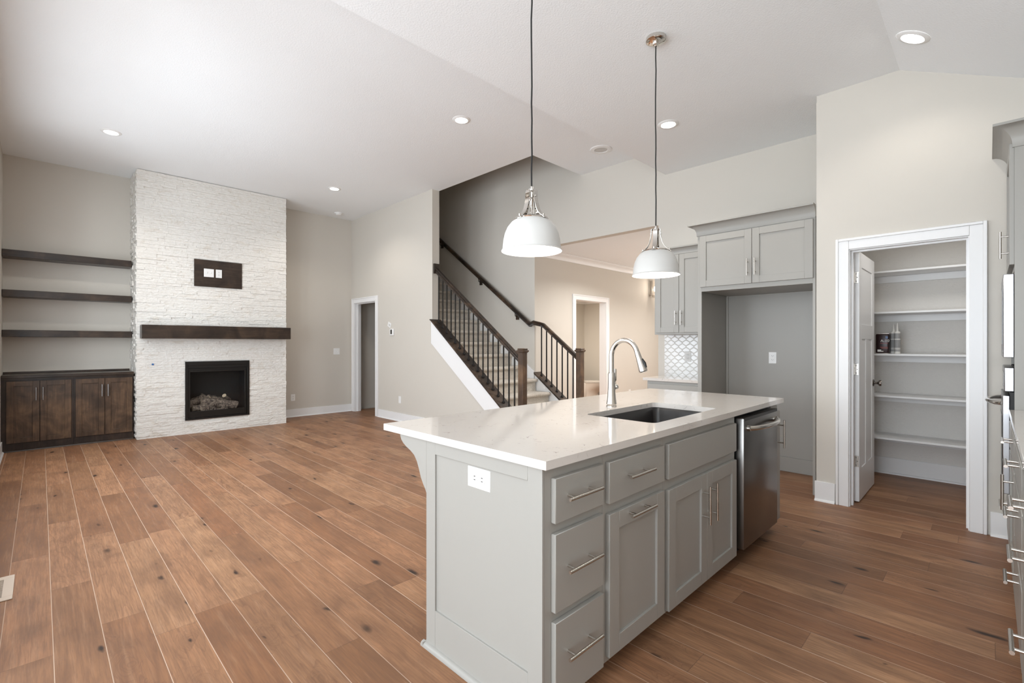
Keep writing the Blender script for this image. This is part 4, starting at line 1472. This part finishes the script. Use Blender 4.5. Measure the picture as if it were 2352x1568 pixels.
# sconce in the hall
sc = thing('sconce', 'lit clear glass sconce on the hall wall behind the second pendant', 'sconce', (8.88, YH, 2.2))
B().box(8.76, 8.84, YH - .02, YH - .001, 2.26, 2.56, .003).build('backplate', M['chrome'], sc)
b = B(); b.box(8.79, 8.82, YH - .12, YH - .02, 2.24, 2.26, .002); b.box(8.74, 8.87, YH - .17, YH - .05, 2.205, 2.225, .003); b.build('arm', M['chrome'], sc)
b = B(); b.lathe([(.058, 0), (.058, .33), (.052, .33), (.052, .006), (.0, .006), (0, 0)], 8.805, YH - .11, 2.226, 32); b.build('glass_shade', M['seeded_glass'], sc)
b = B(); b.lathe([(0, 0), (.02, .015), (.026, .04), (.016, .08), (.01, .10), (0, .1)], 8.805, YH - .11, 2.33, 16); b.build('bulb', M['lamp_on'], sc)
d = bpy.data.lights.new('sconce_bulb', 'POINT'); d.energy = 2.2; d.color = (1, .86, .72); d.shadow_soft_size = .04
o = bpy.data.objects.new('sconce_bulb', d); COL.objects.link(o); o.location = (8.805, YH - .24, 2.40)

# ================================================================== TOILET
tl = thing('toilet', 'white toilet seen through the powder room doorway', 'toilet', (8.86, 6.28, 0))
tx, ty = 8.86, 6.28
b = B()
loops = []
def ell(cx, cy, rx, ry, z, n=28): return [(cx + rx * math.cos(2 * PI * k / n), cy + ry * math.sin(2 * PI * k / n), z) for k in range(n)]
loft(b, [ell(tx, ty + .12, .11, .24, .001), ell(tx, ty + .12, .10, .22, .06), ell(tx, ty + .11, .095, .19, .16), ell(tx, ty + .06, .13, .22, .25), ell(tx, ty, .175, .25, .33), ell(tx, ty - .01, .185, .27, .385), ell(tx, ty - .01, .19, .275, .40)])
bmesh.ops.recalc_face_normals(b.bm, faces=b.bm.faces)
b.build('bowl', M['porcelain'], tl)
b = B(); loft(b, [ell(tx, ty - .01, .185, .27, .402), ell(tx, ty - .01, .195, .28, .406), ell(tx, ty - .01, .195, .28, .418), ell(tx, ty - .01, .185, .27, .422)]); b.build('seat', M['porcelain'], tl)
b = B(); loft(b, [ell(tx, ty - .01, .185, .27, .425), ell(tx, ty - .01, .195, .28, .429), ell(tx, ty - .01, .195, .28, .438), ell(tx, ty - .01, .17, .25, .448)]); b.build('lid', M['porcelain'], tl)
b = B(); b.box(tx - .22, tx + .22, ty + .30, ty + .50, .40, .76, .02, 3); b.box(tx - .12, tx + .12, ty + .2, ty + .48, .001, .40, .02, 2); b.build('tank', M['porcelain'], tl)
B().box(tx - .23, tx + .23, ty + .29, ty + .51, .761, .79, .008, 2).build('tank_lid', M['porcelain'], tl)
tl.rotation_euler.z = math.radians(42)

# ================================================================== FLOOR REGISTER
fv = thing('floor_vent', 'beige metal floor register set into the planks at the left edge', 'vent', (-.17, 3.64, 0))
b = B(); V0, V1, U0, U1 = -.265, -.100, 3.46, 3.81
b.box(V0, V1, U0, U0 + .045, .0005, .006, .002); b.box(V0, V1, U1 - .045, U1, .0005, .006, .002); b.box(V0, V0 + .04, U0 + .045, U1 - .045, .0005, .006, .001); b.box(V1 - .04, V1, U0 + .045, U1 - .045, .0005, .006, .001)
b.build('frame', M['vent'], fv)
b = B(); b.box(V0 + .04, V1 - .04, U0 + .045, U1 - .045, .0004, .001); b.build('duct_shade', M['slot'], fv)  # thin dark sheet painted in for the shade below the slats
b = B()
for k in range(18):
    y = U0 + .052 + k * .0145
    b.box(V0 + .04, V1 - .04, y, y + .005, .001, .0045)
b.build('slats', M['vent'], fv)
